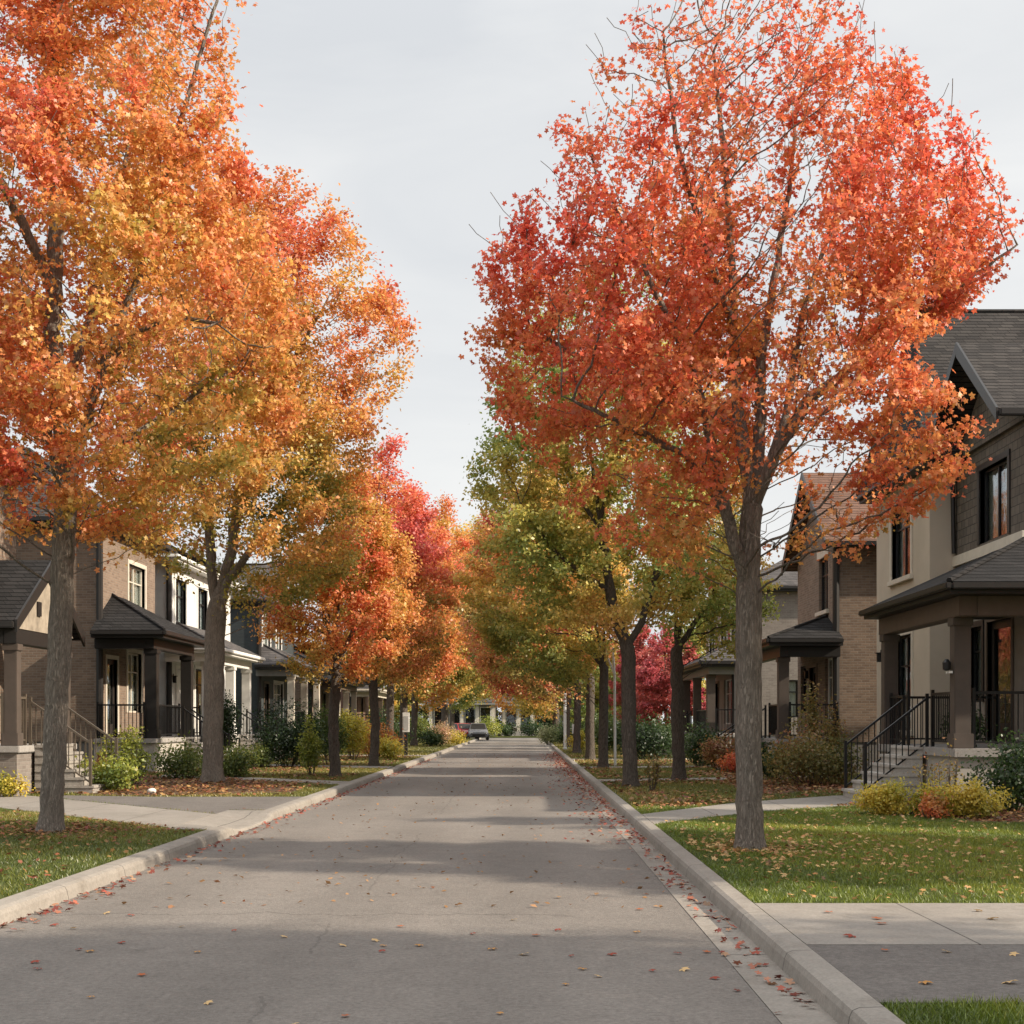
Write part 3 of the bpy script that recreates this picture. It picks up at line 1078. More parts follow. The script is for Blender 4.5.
        gt.box(X(u0 - .07), X(u0 + i_ - .002), y0 - .07, y1 + .07, z - .15, z - .035)
        gt.box(X(u0 + i_), X(u1), y0 - .07, y0 + i_ - .002, z - .15, z - .035)
        gt.build('gutter', M[trim], ro, bevel=.02)
        return ro

    def gable(self, u0, u1, y0, y1, z, zr, mat, trim='dark_trim', name='roof', th=.16, over=.0, yr=None):
        """gable roof, ridge along u (gable end towards the street), slabs of thickness th"""
        yc = (y0 + y1) / 2 if yr is None else yr
        X = self.X
        mb = MB()
        prof = [(y0, z), (yc, zr), (y1, z), (y1, z - th), (yc, zr - th * 1.2), (y0, z - th)]
        mb.extrude([(X(u0), y, zz) for y, zz in prof], (X(u1) - X(u0), 0, 0))
        ro = mb.build(name, M[mat], self.root)
        tb = MB()
        for (ya, za, yb, zb) in ((y0, z, yc, zr), (yc, zr, y1, z)):
            pts = [(X(u0 - .05), ya, za + .012), (X(u0 - .05), yb, zb + .012), (X(u0 - .05), yb, zb - .3), (X(u0 - .05), ya, za - .24)]
            tb.extrude(pts, (X(u0) - X(u0 - .05) - self.sx * .003, 0, 0))
        tb.build('bargeboard', M[trim], ro)
        gt = MB(); gt.box(X(u0), X(u1), y0 - .13, y0 - .003, z - .16, z - .02); gt.build('gutter', M[trim], ro, bevel=.02)
        return ro

    def gable_wall(self, c, y0, y1, z, zr, mat, th=.2, name='gable_wall', parent=None):
        mb = MB(); yc = (y0 + y1) / 2
        mb.extrude([(self.X(c), y0, z), (self.X(c), yc, zr), (self.X(c), y1, z)], (self.sx * th, 0, 0))
        return mb.build(name, M[mat], self.root)

    def column(self, u, y, z0, z1, s, mat, base=True, cap=True):
        mb = MB(); X = self.X
        mb.box(X(u - s / 2), X(u + s / 2), y - s / 2, y + s / 2, z0, z1)
        o = mb.build('column', M[mat], self.root, bevel=.012)
        if base:
            b = MB(); b.box(X(u - s / 2 - .035), X(u + s / 2 + .035), y - s / 2 - .035, y + s / 2 + .035, z0 + .002, z0 + .26)
            b.build('column_base', M[mat], o, bevel=.01)
        if cap:
            b = MB(); b.box(X(u - s / 2 - .03), X(u + s / 2 + .03), y - s / 2 - .03, y + s / 2 + .03, z1 - .14, z1 - .002)
            b.build('column_cap', M[mat], o, bevel=.01)
        return o

    def railing(self, p, q, z0, mat='black_metal', h=1.0, z1=None, name='railing', gap=.11):
        """railing from p=(u,y) to q=(u,y); z1 gives a slope (handrail of a stair)"""
        X = self.X
        z1 = z0 if z1 is None else z1
        a = Vector((X(p[0]), p[1], z0)); b = Vector((X(q[0]), q[1], z1))
        L = (Vector((b.x, b.y, 0)) - Vector((a.x, a.y, 0))).length
        mb = MB()
        up = Vector((0, 0, 1))

        def bar(s, e, w, hh):
            d = (e - s); side = Vector((-d.y, d.x, 0)).normalized() * w / 2
            mb.extrude([s - side, s + side, s + side + up * hh, s - side + up * hh], d)
        bar(a + up * (h - .05), b + up * (h - .05), .055, .05)
        bar(a + up * .09, b + up * .09, .035, .035)
        n = max(2, int(L / gap))
        for i in range(n + 1):
            c = a + (b - a) * i / n
            big = i in (0, n)
            s = .028 if big else .009
            mb.box(c.x - s, c.x + s, c.y - s, c.y + s, c.z + (0 if big else .09), c.z + h + (.06 if big else -.05))
        return mb.build(name, M[mat], self.root)

    def steps(self, u0, u1, y0, y1, z0, z1, n, mat='conc', cheeks=False):
        """n risers climbing from u0 (street) to u1 (porch)"""
        o = None
        for i in range(n):
            ua = u0 + (u1 - u0) * i / n
            zt = z0 + (z1 - z0) * (i + 1) / n
            mb = MB()
            # tread with a nosing, then riser block below
            mb.box(self.X(ua - .03), self.X(u1), y0, y1, zt - .06, zt)
            o2 = mb.build('step', M[mat], self.root, bevel=.01)
            rb = MB(); rb.box(self.X(ua), self.X(u1 - .002), y0 + .02, y1 - .02, (z0 if i == 0 else zt - (z1 - z0) / n) - .001, zt - .061)
            rb.build('riser', M[mat], o2)

    def downspout(self, pts, r=.05, mat='dark_trim'):
        MB().tube([(self.X(u), y, z) for u, y, z in pts], r, 8).build('downspout', M[mat], self.root)

    def wall_lamp(self, face, c, a, z):
        mb = MB(); self.fb(mb, face, c, a - .06, a + .06, -.12, -.02, z - .02, z + .2)
        self.fb(mb, face, c, a - .09, a + .09, -.15, .0, z + .2, z + .23); self.fb(mb, face, c, a - .03, a + .03, -.03, .0, z, z + .3)
        mb.build('wall_lamp', M['black_metal'], self.root, bevel=.006)

    def wall(self, mb, mat, label=None):
        return mb.build('wall', M[mat], self.root, label=label)


# --- right: dark shingled house with beige bay and corner porch -----------------
def house_right_near():
    H = House('house', 'dark brown shingled house with beige bay, corner porch and black stair rails', 1, 10.0, 30.0)
    fl, et = 1.14, 7.62
    # front wall in shake (u=10), y 28..32.5
    ops = [(28.95, 30.75, 5.5, 7.1), (28.75, 30.25, fl + .04, 3.75), (30.6, 31.5, fl + .9, 3.7)]
    mb = MB(); H.panel(mb, 'front', 10.0, 28.0, 32.52, 4.6, et, [ops[0]]); H.wall(mb, 'shake')
    mb = MB(); H.panel(mb, 'front', 10.0, 28.0, 32.52, LZ, 4.6, ops[1:]); H.wall(mb, 'taupe_panel')
    mb = MB(); H.panel(mb, 'near', 28.0, 10.22, 20.0, 4.6, et, [(12.5, 14, 5.4, 6.9)]); H.wall(mb, 'shake')
    mb = MB(); H.panel(mb, 'near', 28.0, 10.22, 20.0, LZ, 4.6, []); H.wall(mb, 'brick_brown')
    mb = MB(); mb.box(19.8, 20, 28.22, 37.4, LZ, et); mb.box(10.22, 20, 37.2, 37.4, LZ, et); H.wall(mb, 'brick_brown')
    # belt course under the shake
    mb = MB(); H.fb(mb, 'front', 10.0, 27.95, 32.52, -.07, -.002, 5.2, 5.43); mb.build('belt_course', M['cream_trim'], H.root)
    # beige bay
    bops = [(34.05, 35.85, 5.2, 7.05), (34.0, 35.5, fl + .25, 3.75)]
    mb = MB(); H.panel(mb, 'front', 9.4, 32.52, 37.42, LZ, et, bops)
    mb.box(9.62, 10.0, 32.52, 32.74, LZ, et); mb.box(9.62, 10.5, 37.2, 37.42, LZ, et); H.wall(mb, 'beige', 'beige stucco bay')
    H.window('front', 9.4, *bops[0], trim='cream_trim', sill='cream_trim', curtain='blind', cw=.45)
    H.window('front', 9.4, *bops[1], trim='cream_trim', sill='cream_trim', curtain='blind')
    H.window('front', 10.0, *ops[0], trim='dark_trim', curtain='curtain', mull=1, trans=False, cw=.4)
    H.door('front', 10.0, *ops[1])
    H.window('front', 10.0, *ops[2], trim='dark_trim', mull=0)
    H.window('near', 28.0, 12.5, 14, 5.4, 6.9, trim='dark_trim', sill='cream_trim')
    # upper roofs: big hip and the street gable
    H.hip(9.0, 20.6, 31.7, 37.9, et + .1, 11.8, 'roof_grey', ridge='u', r0=9.7, r1=17.5)
    H.gable(9.25, 20.5, 27.35, 32.45, et + .12, 9.7, 'roof_grey')
    H.gable_wall(9.9, 27.75, 32.05, et + .0, 9.3, 'shake')
    vb = MB(); vb.box(11.0, 11.3, 29.4, 29.7, 9.5, 9.75); vb.build('roof_vent', M['steel'], H.root, bevel=.02)
    # porch: slab, base, roof, columns
    mb = MB(); mb.box(7.5, 16.0, 24.3, 28.0, LZ, fl - .16); mb.box(7.5, 10.0, 28.0, 29.5, LZ, fl - .16)
    mb.build('porch_base', M['pale_stone'], H.root)
    mb = MB(); mb.extrude([(7.42, 24.22, fl - .16), (16.05, 24.22, fl - .16), (16.05, 27.99, fl - .16), (9.99, 27.99, fl - .16), (9.99, 29.57, fl - .16), (7.42, 29.57, fl - .16)], (0, 0, .16))
    mb.build('porch_floor', M['conc'], H.root, bevel=.015)
    # roof of the porch: L-shaped, hipped at the corner, leaning on the walls
    e = 3.97; t = 5.25; X0, Y0, Y1 = 7.15, 23.6, 30.2
    mb = MB()
    mb.poly([(X0, Y0, e), (X0, 29.7, e), (10.0, 29.7, t), (10.0, 28.0, t)])
    mb.poly([(X0, Y0, e), (10.0, 28.0, t), (17, 28.0, t), (17, Y0, e)])
    mb.poly([(X0, 29.7, e), (10.0, 29.7, e), (10.0, 29.7, t)])
    ro = mb.build('porch_roof', M['roof_dark'], H.root)
    mb = MB(); mb.box(X0 + .03, 9.99, Y0 + .03, 29.67, e - .2, e - .012); mb.box(10.0, 17, Y0 + .03, 27.98, e - .2, e - .012)
    mb.build('soffit', M['dark_trim'], ro)
    mb = MB(); mb.box(X0 - .08, X0 + .027, Y0 - .08, 29.7, e - .13, e - .015); mb.box(X0 + .03, 17, Y0 - .08, Y0 + .027, e - .13, e - .015)
    mb.build('gutter', M['dark_trim'], ro, bevel=.02)
    MB().tube([(X0, Y0, e + .02), (10.0, 28.0, t + .02)], .05, 6).build('ridge_cap', M['roof_dark'], ro)
    mb = MB(); mb.box(7.45, 7.75, 24.0, 29.5, 3.42, 3.768); mb.box(7.75, 16.5, 24.0, 24.3, 3.42, 3.768); mb.build('beam', M['brown_trim'], H.root, bevel=.012)
    for (u, y) in ((7.62, 24.5), (7.62, 29.25), (12.4, 24.5)):
        H.column(u, y, fl, 3.42, .29, 'post_brown')
    H.railing((7.6, 24.72), (7.6, 26.1), fl); H.railing((7.85, 24.5), (12.2, 24.5), fl)
    H.railing((7.6, 27.75), (7.6, 29.05), fl); H.railing((7.8, 29.4), (9.9, 29.4), fl)
    H.steps(6.3, 7.42, 26.1, 27.75, LZ, fl, 6, 'step_pale')
    H.railing((6.35, 26.12), (7.5, 26.12), LZ + .1, z1=fl - .02, name='handrail', h=.95)
    H.railing((6.35, 27.73), (7.5, 27.73), LZ + .1, z1=fl - .02, name='handrail', h=.95)
    H.downspout([(9.85, 32.3, et - .1), (9.9, 32.42, et - .5), (9.93, 32.42, 5.5)])
    H.downspout([(9.93, 31.9, 4.4), (9.93, 31.9, fl)])
    H.wall_lamp('front', 9.4, 36.9, 3.2)
    # small plaque on the front column (unlit lantern with a light plate)
    mb = MB(); mb.box(7.40, 7.447, 24.38, 24.62, 2.45, 2.49); mb.build('lamp_bracket', M['white_trim'], H.root)
    mb = MB(); mb.lathe((7.38, 24.5, 2.5), [(.03, 0), (.07, .02), (.075, .14), (.03, .2)], 12); mb.build('porch_lantern', M['black_metal'], H.root)
    return H


# --- generic house with porch -----------------------------------------------------
def house_generic(label, sx, uf, y0, y1, depth, et, zr, wall_f, wall_s, roof, roofkind, wins, fl=1.12, porch=None, trim='dark_trim',
                  corner_spout=True, front_gable=None, base_mat='conc_dark', low_f=None):
    H = House('house', label, sx, uf, (y0 + y1) / 2)
    wf = [w_ for w_ in wins if w_['face'] == 'front']; wn = [w_ for w_ in wins if w_['face'] == 'near']
    of = [w_['r'] for w_ in wf]; on = [w_['r'] for w_ in wn]
    split = 4.45
    if low_f:
        mb = MB(); H.panel(mb, 'front', uf, y0, y1, split, et, [o for o in of if o[2] >= split]); H.wall(mb, wall_f)
        mb = MB(); H.panel(mb, 'front', uf, y0, y1, fl - .1, split, [o for o in of if o[2] < split]); H.wall(mb, low_f)
    else:
        mb = MB(); H.panel(mb, 'front', uf, y0, y1, fl - .1, et, of); H.wall(mb, wall_f)
    mb = MB(); H.panel(mb, 'near', y0, uf + .22, uf + depth, fl - .1, et, on); H.wall(mb, wall_s)
    mb = MB(); mb.box(H.X(uf + depth - .2), H.X(uf + depth), y0 + .22, y1, fl - .1, et)
    mb.box(H.X(uf + .22), H.X(uf + depth - .2), y1 - .22, y1, fl - .1, et); H.wall(mb, wall_s)
    mb = MB(); mb.box(H.X(uf + .03), H.X(uf + depth - .03), y0 + .03, y1 - .03, LZ, fl - .1); mb.build('foundation', M[base_mat], H.root)
    for w_ in wins:
        kw = {k: v for k, v in w_.items() if k not in ('face', 'r', 'type')}
        c = uf if w_['face'] == 'front' else y0
        if w_.get('type') == 'door': H.door(w_['face'], c, *w_['r'], **kw)
        else: H.window(w_['face'], c, *w_['r'], **kw)
    o = .42
    if roofkind == 'hip_u': H.hip(uf - o, uf + depth + o, y0 - o, y1 + o, et + .22, zr, roof, trim)
    elif roofkind == 'hip_y': H.hip(uf - o, uf + depth + o, y0 - o, y1 + o, et + .22, zr, roof, trim, ridge='y')
    else:
        H.gable(uf - o, uf + depth + o, y0 - o, y1 + o, et + .05, zr, roof, trim)
        s = (zr - et) / ((y1 - y0) / 2 + o)
        H.gable_wall(uf, y0, y1, et, zr - .05 - s * o * .6, wall_f)
    if front_gable:
        gy0, gy1, gz, gr, gm = front_gable
        H.gable(uf - .5, uf + 3.0, gy0 - .3, gy1 + .3, gz + .26, gr, roof, trim)
        H.gable_wall(uf - .06, gy0, gy1, gz, gr - .25, gm)
    if corner_spout:
        H.downspout([(uf - .06, y0 - .06, et - .1), (uf - .06, y0 - .06, LZ)], .1, 'dark_trim' if trim == 'white_trim' else trim)
    if porch:
        p = porch
        u0, a0, a1, e = p['u0'], p['y0'], p['y1'], p['e']
        mb = MB(); mb.box(H.X(u0), H.X(uf - .002), a0, a1, LZ, fl - .14); mb.build('porch_base', M[p.get('base', 'pale_stone')], H.root)
        mb = MB(); mb.box(H.X(u0 - .07), H.X(uf - .002), a0 - .07, a1 + .07, fl - .14, fl); mb.build('porch_floor', M['conc'], H.root, bevel=.015)
        if p.get('roof', 'hip') == 'hip':
            zt = p['zt']
            X = H.X
            q0, q1 = a0 - .35, a1 + .35
            ue = u0 - .38
            i0 = min((uf - ue), (q1 - q0) / 2 - .05)
            E = [(X(ue), q0, e), (X(uf - .003), q0, e), (X(uf - .003), q1, e), (X(ue), q1, e)]
            A = (X(uf - .003), q0 + i0, zt); B = (X(uf - .003), q1 - i0, zt)
            mb = MB(); mb.poly([E[0], E[1], A]); mb.poly([E[3], E[0], A, B]); mb.poly([E[2], E[3], B])
            ro = mb.build('porch_roof', M[p.get('rm', roof)], H.root)
            MB().tube([Vector(E[0]) + Vector((0, 0, .015)), Vector(A) + Vector((0, 0, .015))], .045, 6).build('ridge_cap', M[p.get('rm', roof)], ro)
            ft = p.get('ft', trim)
            mb = MB(); mb.box(X(ue + .03), X(uf - .004), q0 + .03, q1 - .03, e - .22, e - .012); mb.build('soffit', M[ft], ro)
            mb = MB(); mb.box(X(ue - .07), X(ue + .027), q0 - .07, q1 + .07, e - .14, e - .015); mb.box(X(ue + .03), X(uf - .004), q0 - .07, q0 + .027, e - .14, e - .015)
            mb.build('gutter', M[ft], ro, bevel=.02)
            top = e - .22
        else:
            H.gable(u0 - .1, uf - .004, a0 - .4, a1 + .4, e, p['zt'], p.get('rm', roof), trim, name='porch_roof')
            H.gable_wall(u0 + .02, a0 - .08, a1 + .08, e - .13, p['zt'] - .36, p.get('gm', 'weathered'), th=.14)
            vb = MB(); yc = (a0 + a1) / 2 - .45; vb.box(H.X(u0 - .015), H.X(u0 + .018), yc - .11, yc + .11, e + .2, e + .5); vb.build('gable_vent', M['dark_trim'], H.root)
            top = e - .14
        bm_ = MB(); bm_.box(H.X(u0 + .02), H.X(u0 + .27), a0 + .02, a1 - .02, top - .3, top - .002)
        bm_.box(H.X(u0 + .272), H.X(uf - .003), a0 + .02, a0 + .25, top - .3, top - .002)
        bm_.build('beam', M[p.get('bm', 'brown_trim')], H.root, bevel=.01)
        for y in p['cols']:
            H.column(u0 + .16, y, fl, top - .3, p.get('cs', .28), p.get('cm', 'dark_trim'))
        for (a, b) in p.get('rails', []):
            H.railing((u0 + .12, a), (u0 + .12, b), fl, p.get('railm', 'black_metal'))
        if p.get('side_rail', True):
            H.railing((u0 + .32, a0 + .1), (uf - .08, a0 + .1), fl, p.get('railm', 'black_metal'))
        if 'steps' in p:
            s0, s1, run_ = p['steps']
            n = 6
            H.steps(u0 - .07 - run_, u0 - .07, s0, s1, LZ, fl, n, p.get('sm', 'conc'))
            H.railing((u0 - .07 - run_ + .05, s0 + .03), (u0 + .02, s0 + .03), LZ + .12, p.get('railm', 'black_metal'), .95, fl - .02, 'handrail')
            H.railing((u0 - .07 - run_ + .05, s1 - .03), (u0 + .02, s1 - .03), LZ + .12, p.get('railm', 'black_metal'), .95, fl - .02, 'handrail')
        if 'lamp' in p: H.wall_lamp('front', uf, p['lamp'], 3.0)
    return H


def W(face, a0, a1, z0, z1, **k):
    d = dict(face=face, r=(a0, a1, z0, z1)); d.update(k); return d


house_right_near()
# right 2: brown brick with the brown roof
house_generic('brown brick house with a sunlit brown shingle roof and a small dark hipped porch', 1, 9.0, 40.3, 46.2, 9.0, 6.72, 9.3,
              'brick_tan', 'brick_brown', 'roof_brown', 'gable',
              [W('front', 41.6, 42.9, 4.95, 6.55, lintel='cream_trim', sill='cream_trim', curtain='blind'),
               W('front', 40.9, 42.0, 1.7, 3.5, frame='white_trim', mull=1, curtain='curtain'), W('front', 43.2, 44.2, 1.14, 3.3, type='door'),
               W('front', 44.7, 45.7, 1.9, 3.4), W('near', 12, 13.2, 4.9, 6.4, sill='cream_trim')],
              porch=dict(u0=7.25, y0=39.9, y1=45.5, e=3.98, zt=4.75, rm='roof_dark', cols=[40.2, 45.2], rails=[(40.5, 42.2), (43.8, 45.0)], side_rail=True,
                         bm='dark_trim', cm='post_brown', cs=.3, steps=(42.3, 43.7, 1.2), base='pale_stone', lamp=44.45))
# right 3: grey brick with pale window band
house_generic('grey brick house with pale framed windows, beyond the brown brick house', 1, 9.0, 60, 69.6, 9.0, 7.2, 9.8,
              'taupe_panel', 'brick_grey', 'roof_mid', 'hip_u',
              [W('front', 61, 64.2, 4.9, 6.7, frame='white_trim', trim='white_trim', mull=2, curtain='curtain'),
               W('front', 65.4, 68.2, 4.9, 6.7, frame='white_trim', trim='white_trim', mull=2),
               W('front', 61.0, 63.4, 1.5, 3.5, frame='white_trim', mull=1), W('front', 65, 66.2, 1.14, 3.4, type='door'), W('near', 11, 12.5, 1.8, 3.4)],
              porch=dict(u0=7.4, y0=56.5, y1=66, e=4.05, zt=5.0, rm='roof_mid', cols=[57, 61.5, 65.6], rails=[(57.3, 61.2)], bm='grey_trim', cm='post_brown', cs=.34, steps=(62.5, 64, 1.2)))
# left 1: porch with gable, mostly off frame
house_generic('brown brick house with a dark gabled porch, weathered gable front and bronze stair rails', -1, 12.0, 25.6, 33.0, 9.0, 7.3, 10.0,
              'brick_brown', 'brick_brown', 'roof_dark', 'hip_u',
              [W('front', 26.3, 27.4, 1.9, 3.4), W('front', 28.7, 29.7, 1.14, 3.3, type='door'), W('front', 30.2, 31.2, 1.8, 3.4, curtain='curtain'),
               W('front', 27, 28.4, 5.1, 6.6, sill='cream_trim'), W('front', 30, 31.4, 5.1, 6.6, sill='cream_trim')],
              porch=dict(u0=10.2, y0=28.1, y1=31.6, e=3.62, zt=5.05, roof='gable', gm='weathered', rm='roof_dark', cols=[28.3, 31.4], rails=[(28.3, 28.9)], side_rail=True, railm='bronze_metal',
                         cm='post_brown', bm='dark_trim', cs=.26, steps=(28.9, 30.8, 1.2), sm='wood_step', base='brick_grey'))
# left 2: brick house with black porch
house_generic('tan brick house with a black hipped porch and two black square posts', -1, 12.5, 41.0, 47.3, 9.0, 7.35, 10.2,
              'brick_tan', 'brick_brown', 'roof_grey', 'hip_u',
              [W('front', 44.1, 46.0, 4.95, 6.6, frame='cream_trim', trim='cream_trim', sill='cream_trim', curtain='curtain'),
               W('front', 44.0, 45.6, 1.9, 3.8, frame='cream_trim', trim='cream_trim', curtain='curtain'), W('front', 41.8, 42.9, 1.14, 3.5, type='door', trim='cream_trim')],
              porch=dict(u0=10.75, y0=40.6, y1=45.6, e=4.25, zt=5.45, rm='roof_dark', cols=[40.95, 45.2], rails=[(41.2, 44.0)], cm='dark_trim', bm='dark_trim', cs=.34, steps=(44.1, 45.1, 1.2), base='pale_stone'))
# left 3: white board house
house_generic('white board and batten house with tall windows and a white columned porch', -1, 12.4, 48.6, 58.9, 9.0, 7.2, 9.9,
              'white_board', 'white_board', 'roof_mid', 'hip_u',
              [W('front', 49.6, 51.2, 4.9, 6.7, frame='black_metal', trim='white_trim', curtain='blind'), W('front', 53, 54.6, 4.9, 6.7, trim='white_trim', curtain='blind'),
               W('front', 56.2, 57.4, 4.9, 6.7, trim='white_trim'), W('front', 49.8, 51.0, 1.14, 3.5, type='door', mat='white_trim', glass=False, trim='white_trim'),
               W('front', 52.6, 55.2, 1.8, 3.6, trim='white_trim', mull=2)],
              trim='white_trim', base_mat='conc',
              porch=dict(u0=10.9, y0=48.2, y1=56.0, e=4.2, zt=5.15, rm='roof_mid', ft='white_trim', cols=[48.7, 52.6, 55.6], rails=[(49.0, 52.3)], cm='white_trim', bm='white_trim', cs=.32,
                         steps=(53.2, 55.0, 1.3), lamp=49.3))
# left 4: slate house
house_generic('dark slate sided house with grey shingle roof, front gable and pale porch posts', -1, 12.2, 64.0, 74.0, 9.0, 7.0, 9.9,
              'grey_lap', 'grey_lap', 'roof_mid', 'hip_u',
              [W('front', 65, 67, 4.7, 6.5, frame='white_trim', trim='white_trim'), W('front', 68.5, 70, 4.7, 6.5, frame='white_trim', trim='white_trim'),
               W('front', 65.5, 66.6, 1.14, 3.4, type='door'), W('front', 68, 70.5, 1.8, 3.5, frame='white_trim', trim='white_trim')],
              front_gable=(64.3, 69.8, 7.0, 9.2, 'grey_trim'),
              porch=dict(u0=10.5, y0=63.4, y1=72.0, e=4.2, zt=5.2, rm='roof_mid', cols=[63.8, 67.6, 71.6], rails=[(64.1, 67.3)], cm='cream_trim', bm='grey_trim', cs=.3, steps=(68.4, 70.2, 1.2)))
# left 5, 6: brown bungalows further on
house_generic('brown sided bungalow with a low dark roof beyond the slate house', -1, 12.0, 78.0, 88.0, 9.0, 4.6, 7.4,
              'brick_brown', 'brick_brown', 'roof_dark', 'hip_u', [W('front', 79.5, 81.5, 1.7, 3.4), W('front', 83, 84.1, 1.14, 3.3, type='door')],
              porch=dict(u0=10.3, y0=77.6, y1=86.0, e=3.95, zt=4.55, rm='roof_dark', cols=[78, 81.8, 85.6], rails=[(78.3, 81.5)], cm='cream_trim', bm='brown_trim', cs=.3, steps=(82.4, 84.2, 1.2)))
house_generic('low red brown brick house half hidden by shrubs, farthest on the left', -1, 11.6, 93.0, 104.0, 9.0, 4.5, 7.2,
              'brick_red', 'brick_red', 'roof_grey', 'hip_u', [W('front', 95, 97, 1.7, 3.4), W('front', 99, 100.1, 1.14, 3.3, type='door')],
              porch=dict(u0=9.9, y0=92.6, y1=102.0, e=3.8, zt=4.4, rm='roof_grey', ft='cream_trim', cols=[93, 97.4, 101.6], rails=[(93.3, 97.1)], cm='brown_trim', bm='cream_trim', cs=.32, steps=(98, 100, 1.2)))
# --- far houses that close the street, facing us ----------------------------------
def far_house(label, xc, y, wd, eave, top, wall, roof, cols, colm, peak=False):
    root = empty('house', (xc, y, LZ), label, 'house', 'houses along the street')
    mb = MB(); mb.box(xc - wd / 2, xc + wd / 2, y + 1.8, y + 9, LZ, eave + .3); mb.build('wall', M[wall], root)
    mb = MB(); a = .5
    e = [(xc - wd / 2 - a, y - a, eave), (xc + wd / 2 + a, y - a, eave), (xc + wd / 2 + a, y + 9.5, eave), (xc - wd / 2 - a, y + 9.5, eave)]
    k = wd / 2 - .6
    A = (xc - wd / 2 + k, y + 4.5, top); B = (xc + wd / 2 - k, y + 4.5, top)
    mb.poly([e[0], e[1], B, A]); mb.poly([e[1], e[2], B]); mb.poly([e[2], e[3], A, B]); mb.poly([e[3], e[0], A]); mb.poly(e)
    ro = mb.build('roof', M[roof], root)
    mb = MB(); mb.box(xc - wd / 2 - a + .05, xc + wd / 2 + a - .05, y - a + .05, y + 1.9, eave - .3, eave - .01); mb.build('fascia', M['grey_trim'], ro)
    mb = MB(); mb.box(xc - wd / 2, xc + wd / 2, y, y + 1.79, LZ, .6); mb.build('porch_floor', M['conc'], root)
    for i in range(cols):
        x = xc - wd / 2 + .25 + (wd - .5) * i / (cols - 1)
        MB().box(x - .17, x + .17, y + .1, y + .44, .6, eave - .3).build('column', M[colm], root, bevel=.02)
    for i in range(cols - 1):
        x = xc - wd / 2 + .25 + (wd - .5) * (i + .5) / (cols - 1)
        f = MB().box(x - .6, x + .6, y + 1.74, y + 1.798, 1.0, eave - .5).build('window', M['white_trim'], root)
        MB().box(x - .5, x + .5, y + 1.725, y + 1.738, 1.1, eave - .6).build('pane', M['glass'], f)
        MB().box(x - .5, x + .5, y + 1.739, y + 1.7395, 1.1, eave - .6).build('dark_room_sheet', M['room'], f)  # thin black sheet painted in for the dark interior
    return root


far_house('grey porch house with white columns closing the end of the street on the left', -6.6, 146, 7.0, 3.7, 5.8, 'taupe_panel', 'roof_mid', 5, 'cream_trim')
far_house('small brown house with a pointed grey roof at the middle of the street end', -.7, 149, 3.6, 3.6, 5.6, 'brick_brown', 'roof_mid', 3, 'cream_trim')
far_house('dim grey bungalow at the right of the street end behind hedges', 6.5, 150, 6.0, 3.4, 5.2, 'brick_grey', 'roof_grey', 4, 'grey_trim')


# ----------------------------------------------------------------------------
# trees
# ----------------------------------------------------------------------------
def line(Y, pts, dy=None):
    """authoring aid: polyline through (px,py) at distance Y, with an optional drift in depth"""
    out = []
    for i, (a, b) in enumerate(pts):
        yy = Y + (0 if dy is None else dy * i / max(1, len(pts) - 1))
        p = at(a, b, Y); out.append((p.x, yy, p.z))
    return out


def foot(x, Y, pts):
    return [(x, Y, LZ - .03)] + pts


RED = ['#a08c30', '#c69234', '#d2863a', '#d26e38', '#ce5834', '#ca4836', '#c43c38']
ORA = ['#88862e', '#b49c34', '#cc9c38', '#d48c3a', '#d27638', '#cc5e36', '#c8483a']
PNK = ['#8f802e', '#c08c32', '#d0843a', '#d26c3e', '#d26048', '#d05c58', '#cf5c64']
GRN = ['#66823a', '#7c903e', '#959e40', '#aea642', '#c4aa42', '#d0a844', '#d49846']
YEL = ['#768434', '#949438', '#b4a23a', '#ccaa3e', '#d29c3e', '#d0863c', '#ca6c3c']
RUS = ['#7c7a36', '#9a8838', '#b48a3c', '#c27c3e', '#c26a40', '#be5642', '#b84a48']
CRM = ['#8f6448', '#a8604c', '#b65a50', '#bc5450', '#ba4e54', '#b04850', '#a2424a']

# R1: the big red maple on the right
Y = 16.2
x = (750 - VX) * Y / F
tr = foot(x, Y, line(Y, [(749, 700), (748, 590), (751, 510)]))
ld = [line(Y, [(751, 510), (742, 440), (737, 380), (735, 280), (730, 180), (717, 40)], .3),
      line(Y, [(748, 592), (734, 548), (720, 505), (703, 430), (688, 385), (655, 320), (610, 230)], -.8),
      line(Y, [(751, 515), (768, 468), (800, 408), (850, 370), (920, 318), (1000, 262)], -.6),
      line(Y, [(751, 510), (762, 440), (766, 350), (782, 270), (800, 170), (815, 60)], .9),
      line(Y, [(768, 468), (790, 410), (800, 350), (812, 300), (840, 220), (880, 130)], .9),
      line(Y, [(740, 430), (700, 400), (640, 375), (570, 340), (520, 300)], .8),
      line(Y, [(720, 505), (680, 460), (620, 440), (560, 420)], -1.2),
      line(Y, [(735, 330), (700, 250), (670, 160), (655, 70)], -.9)]
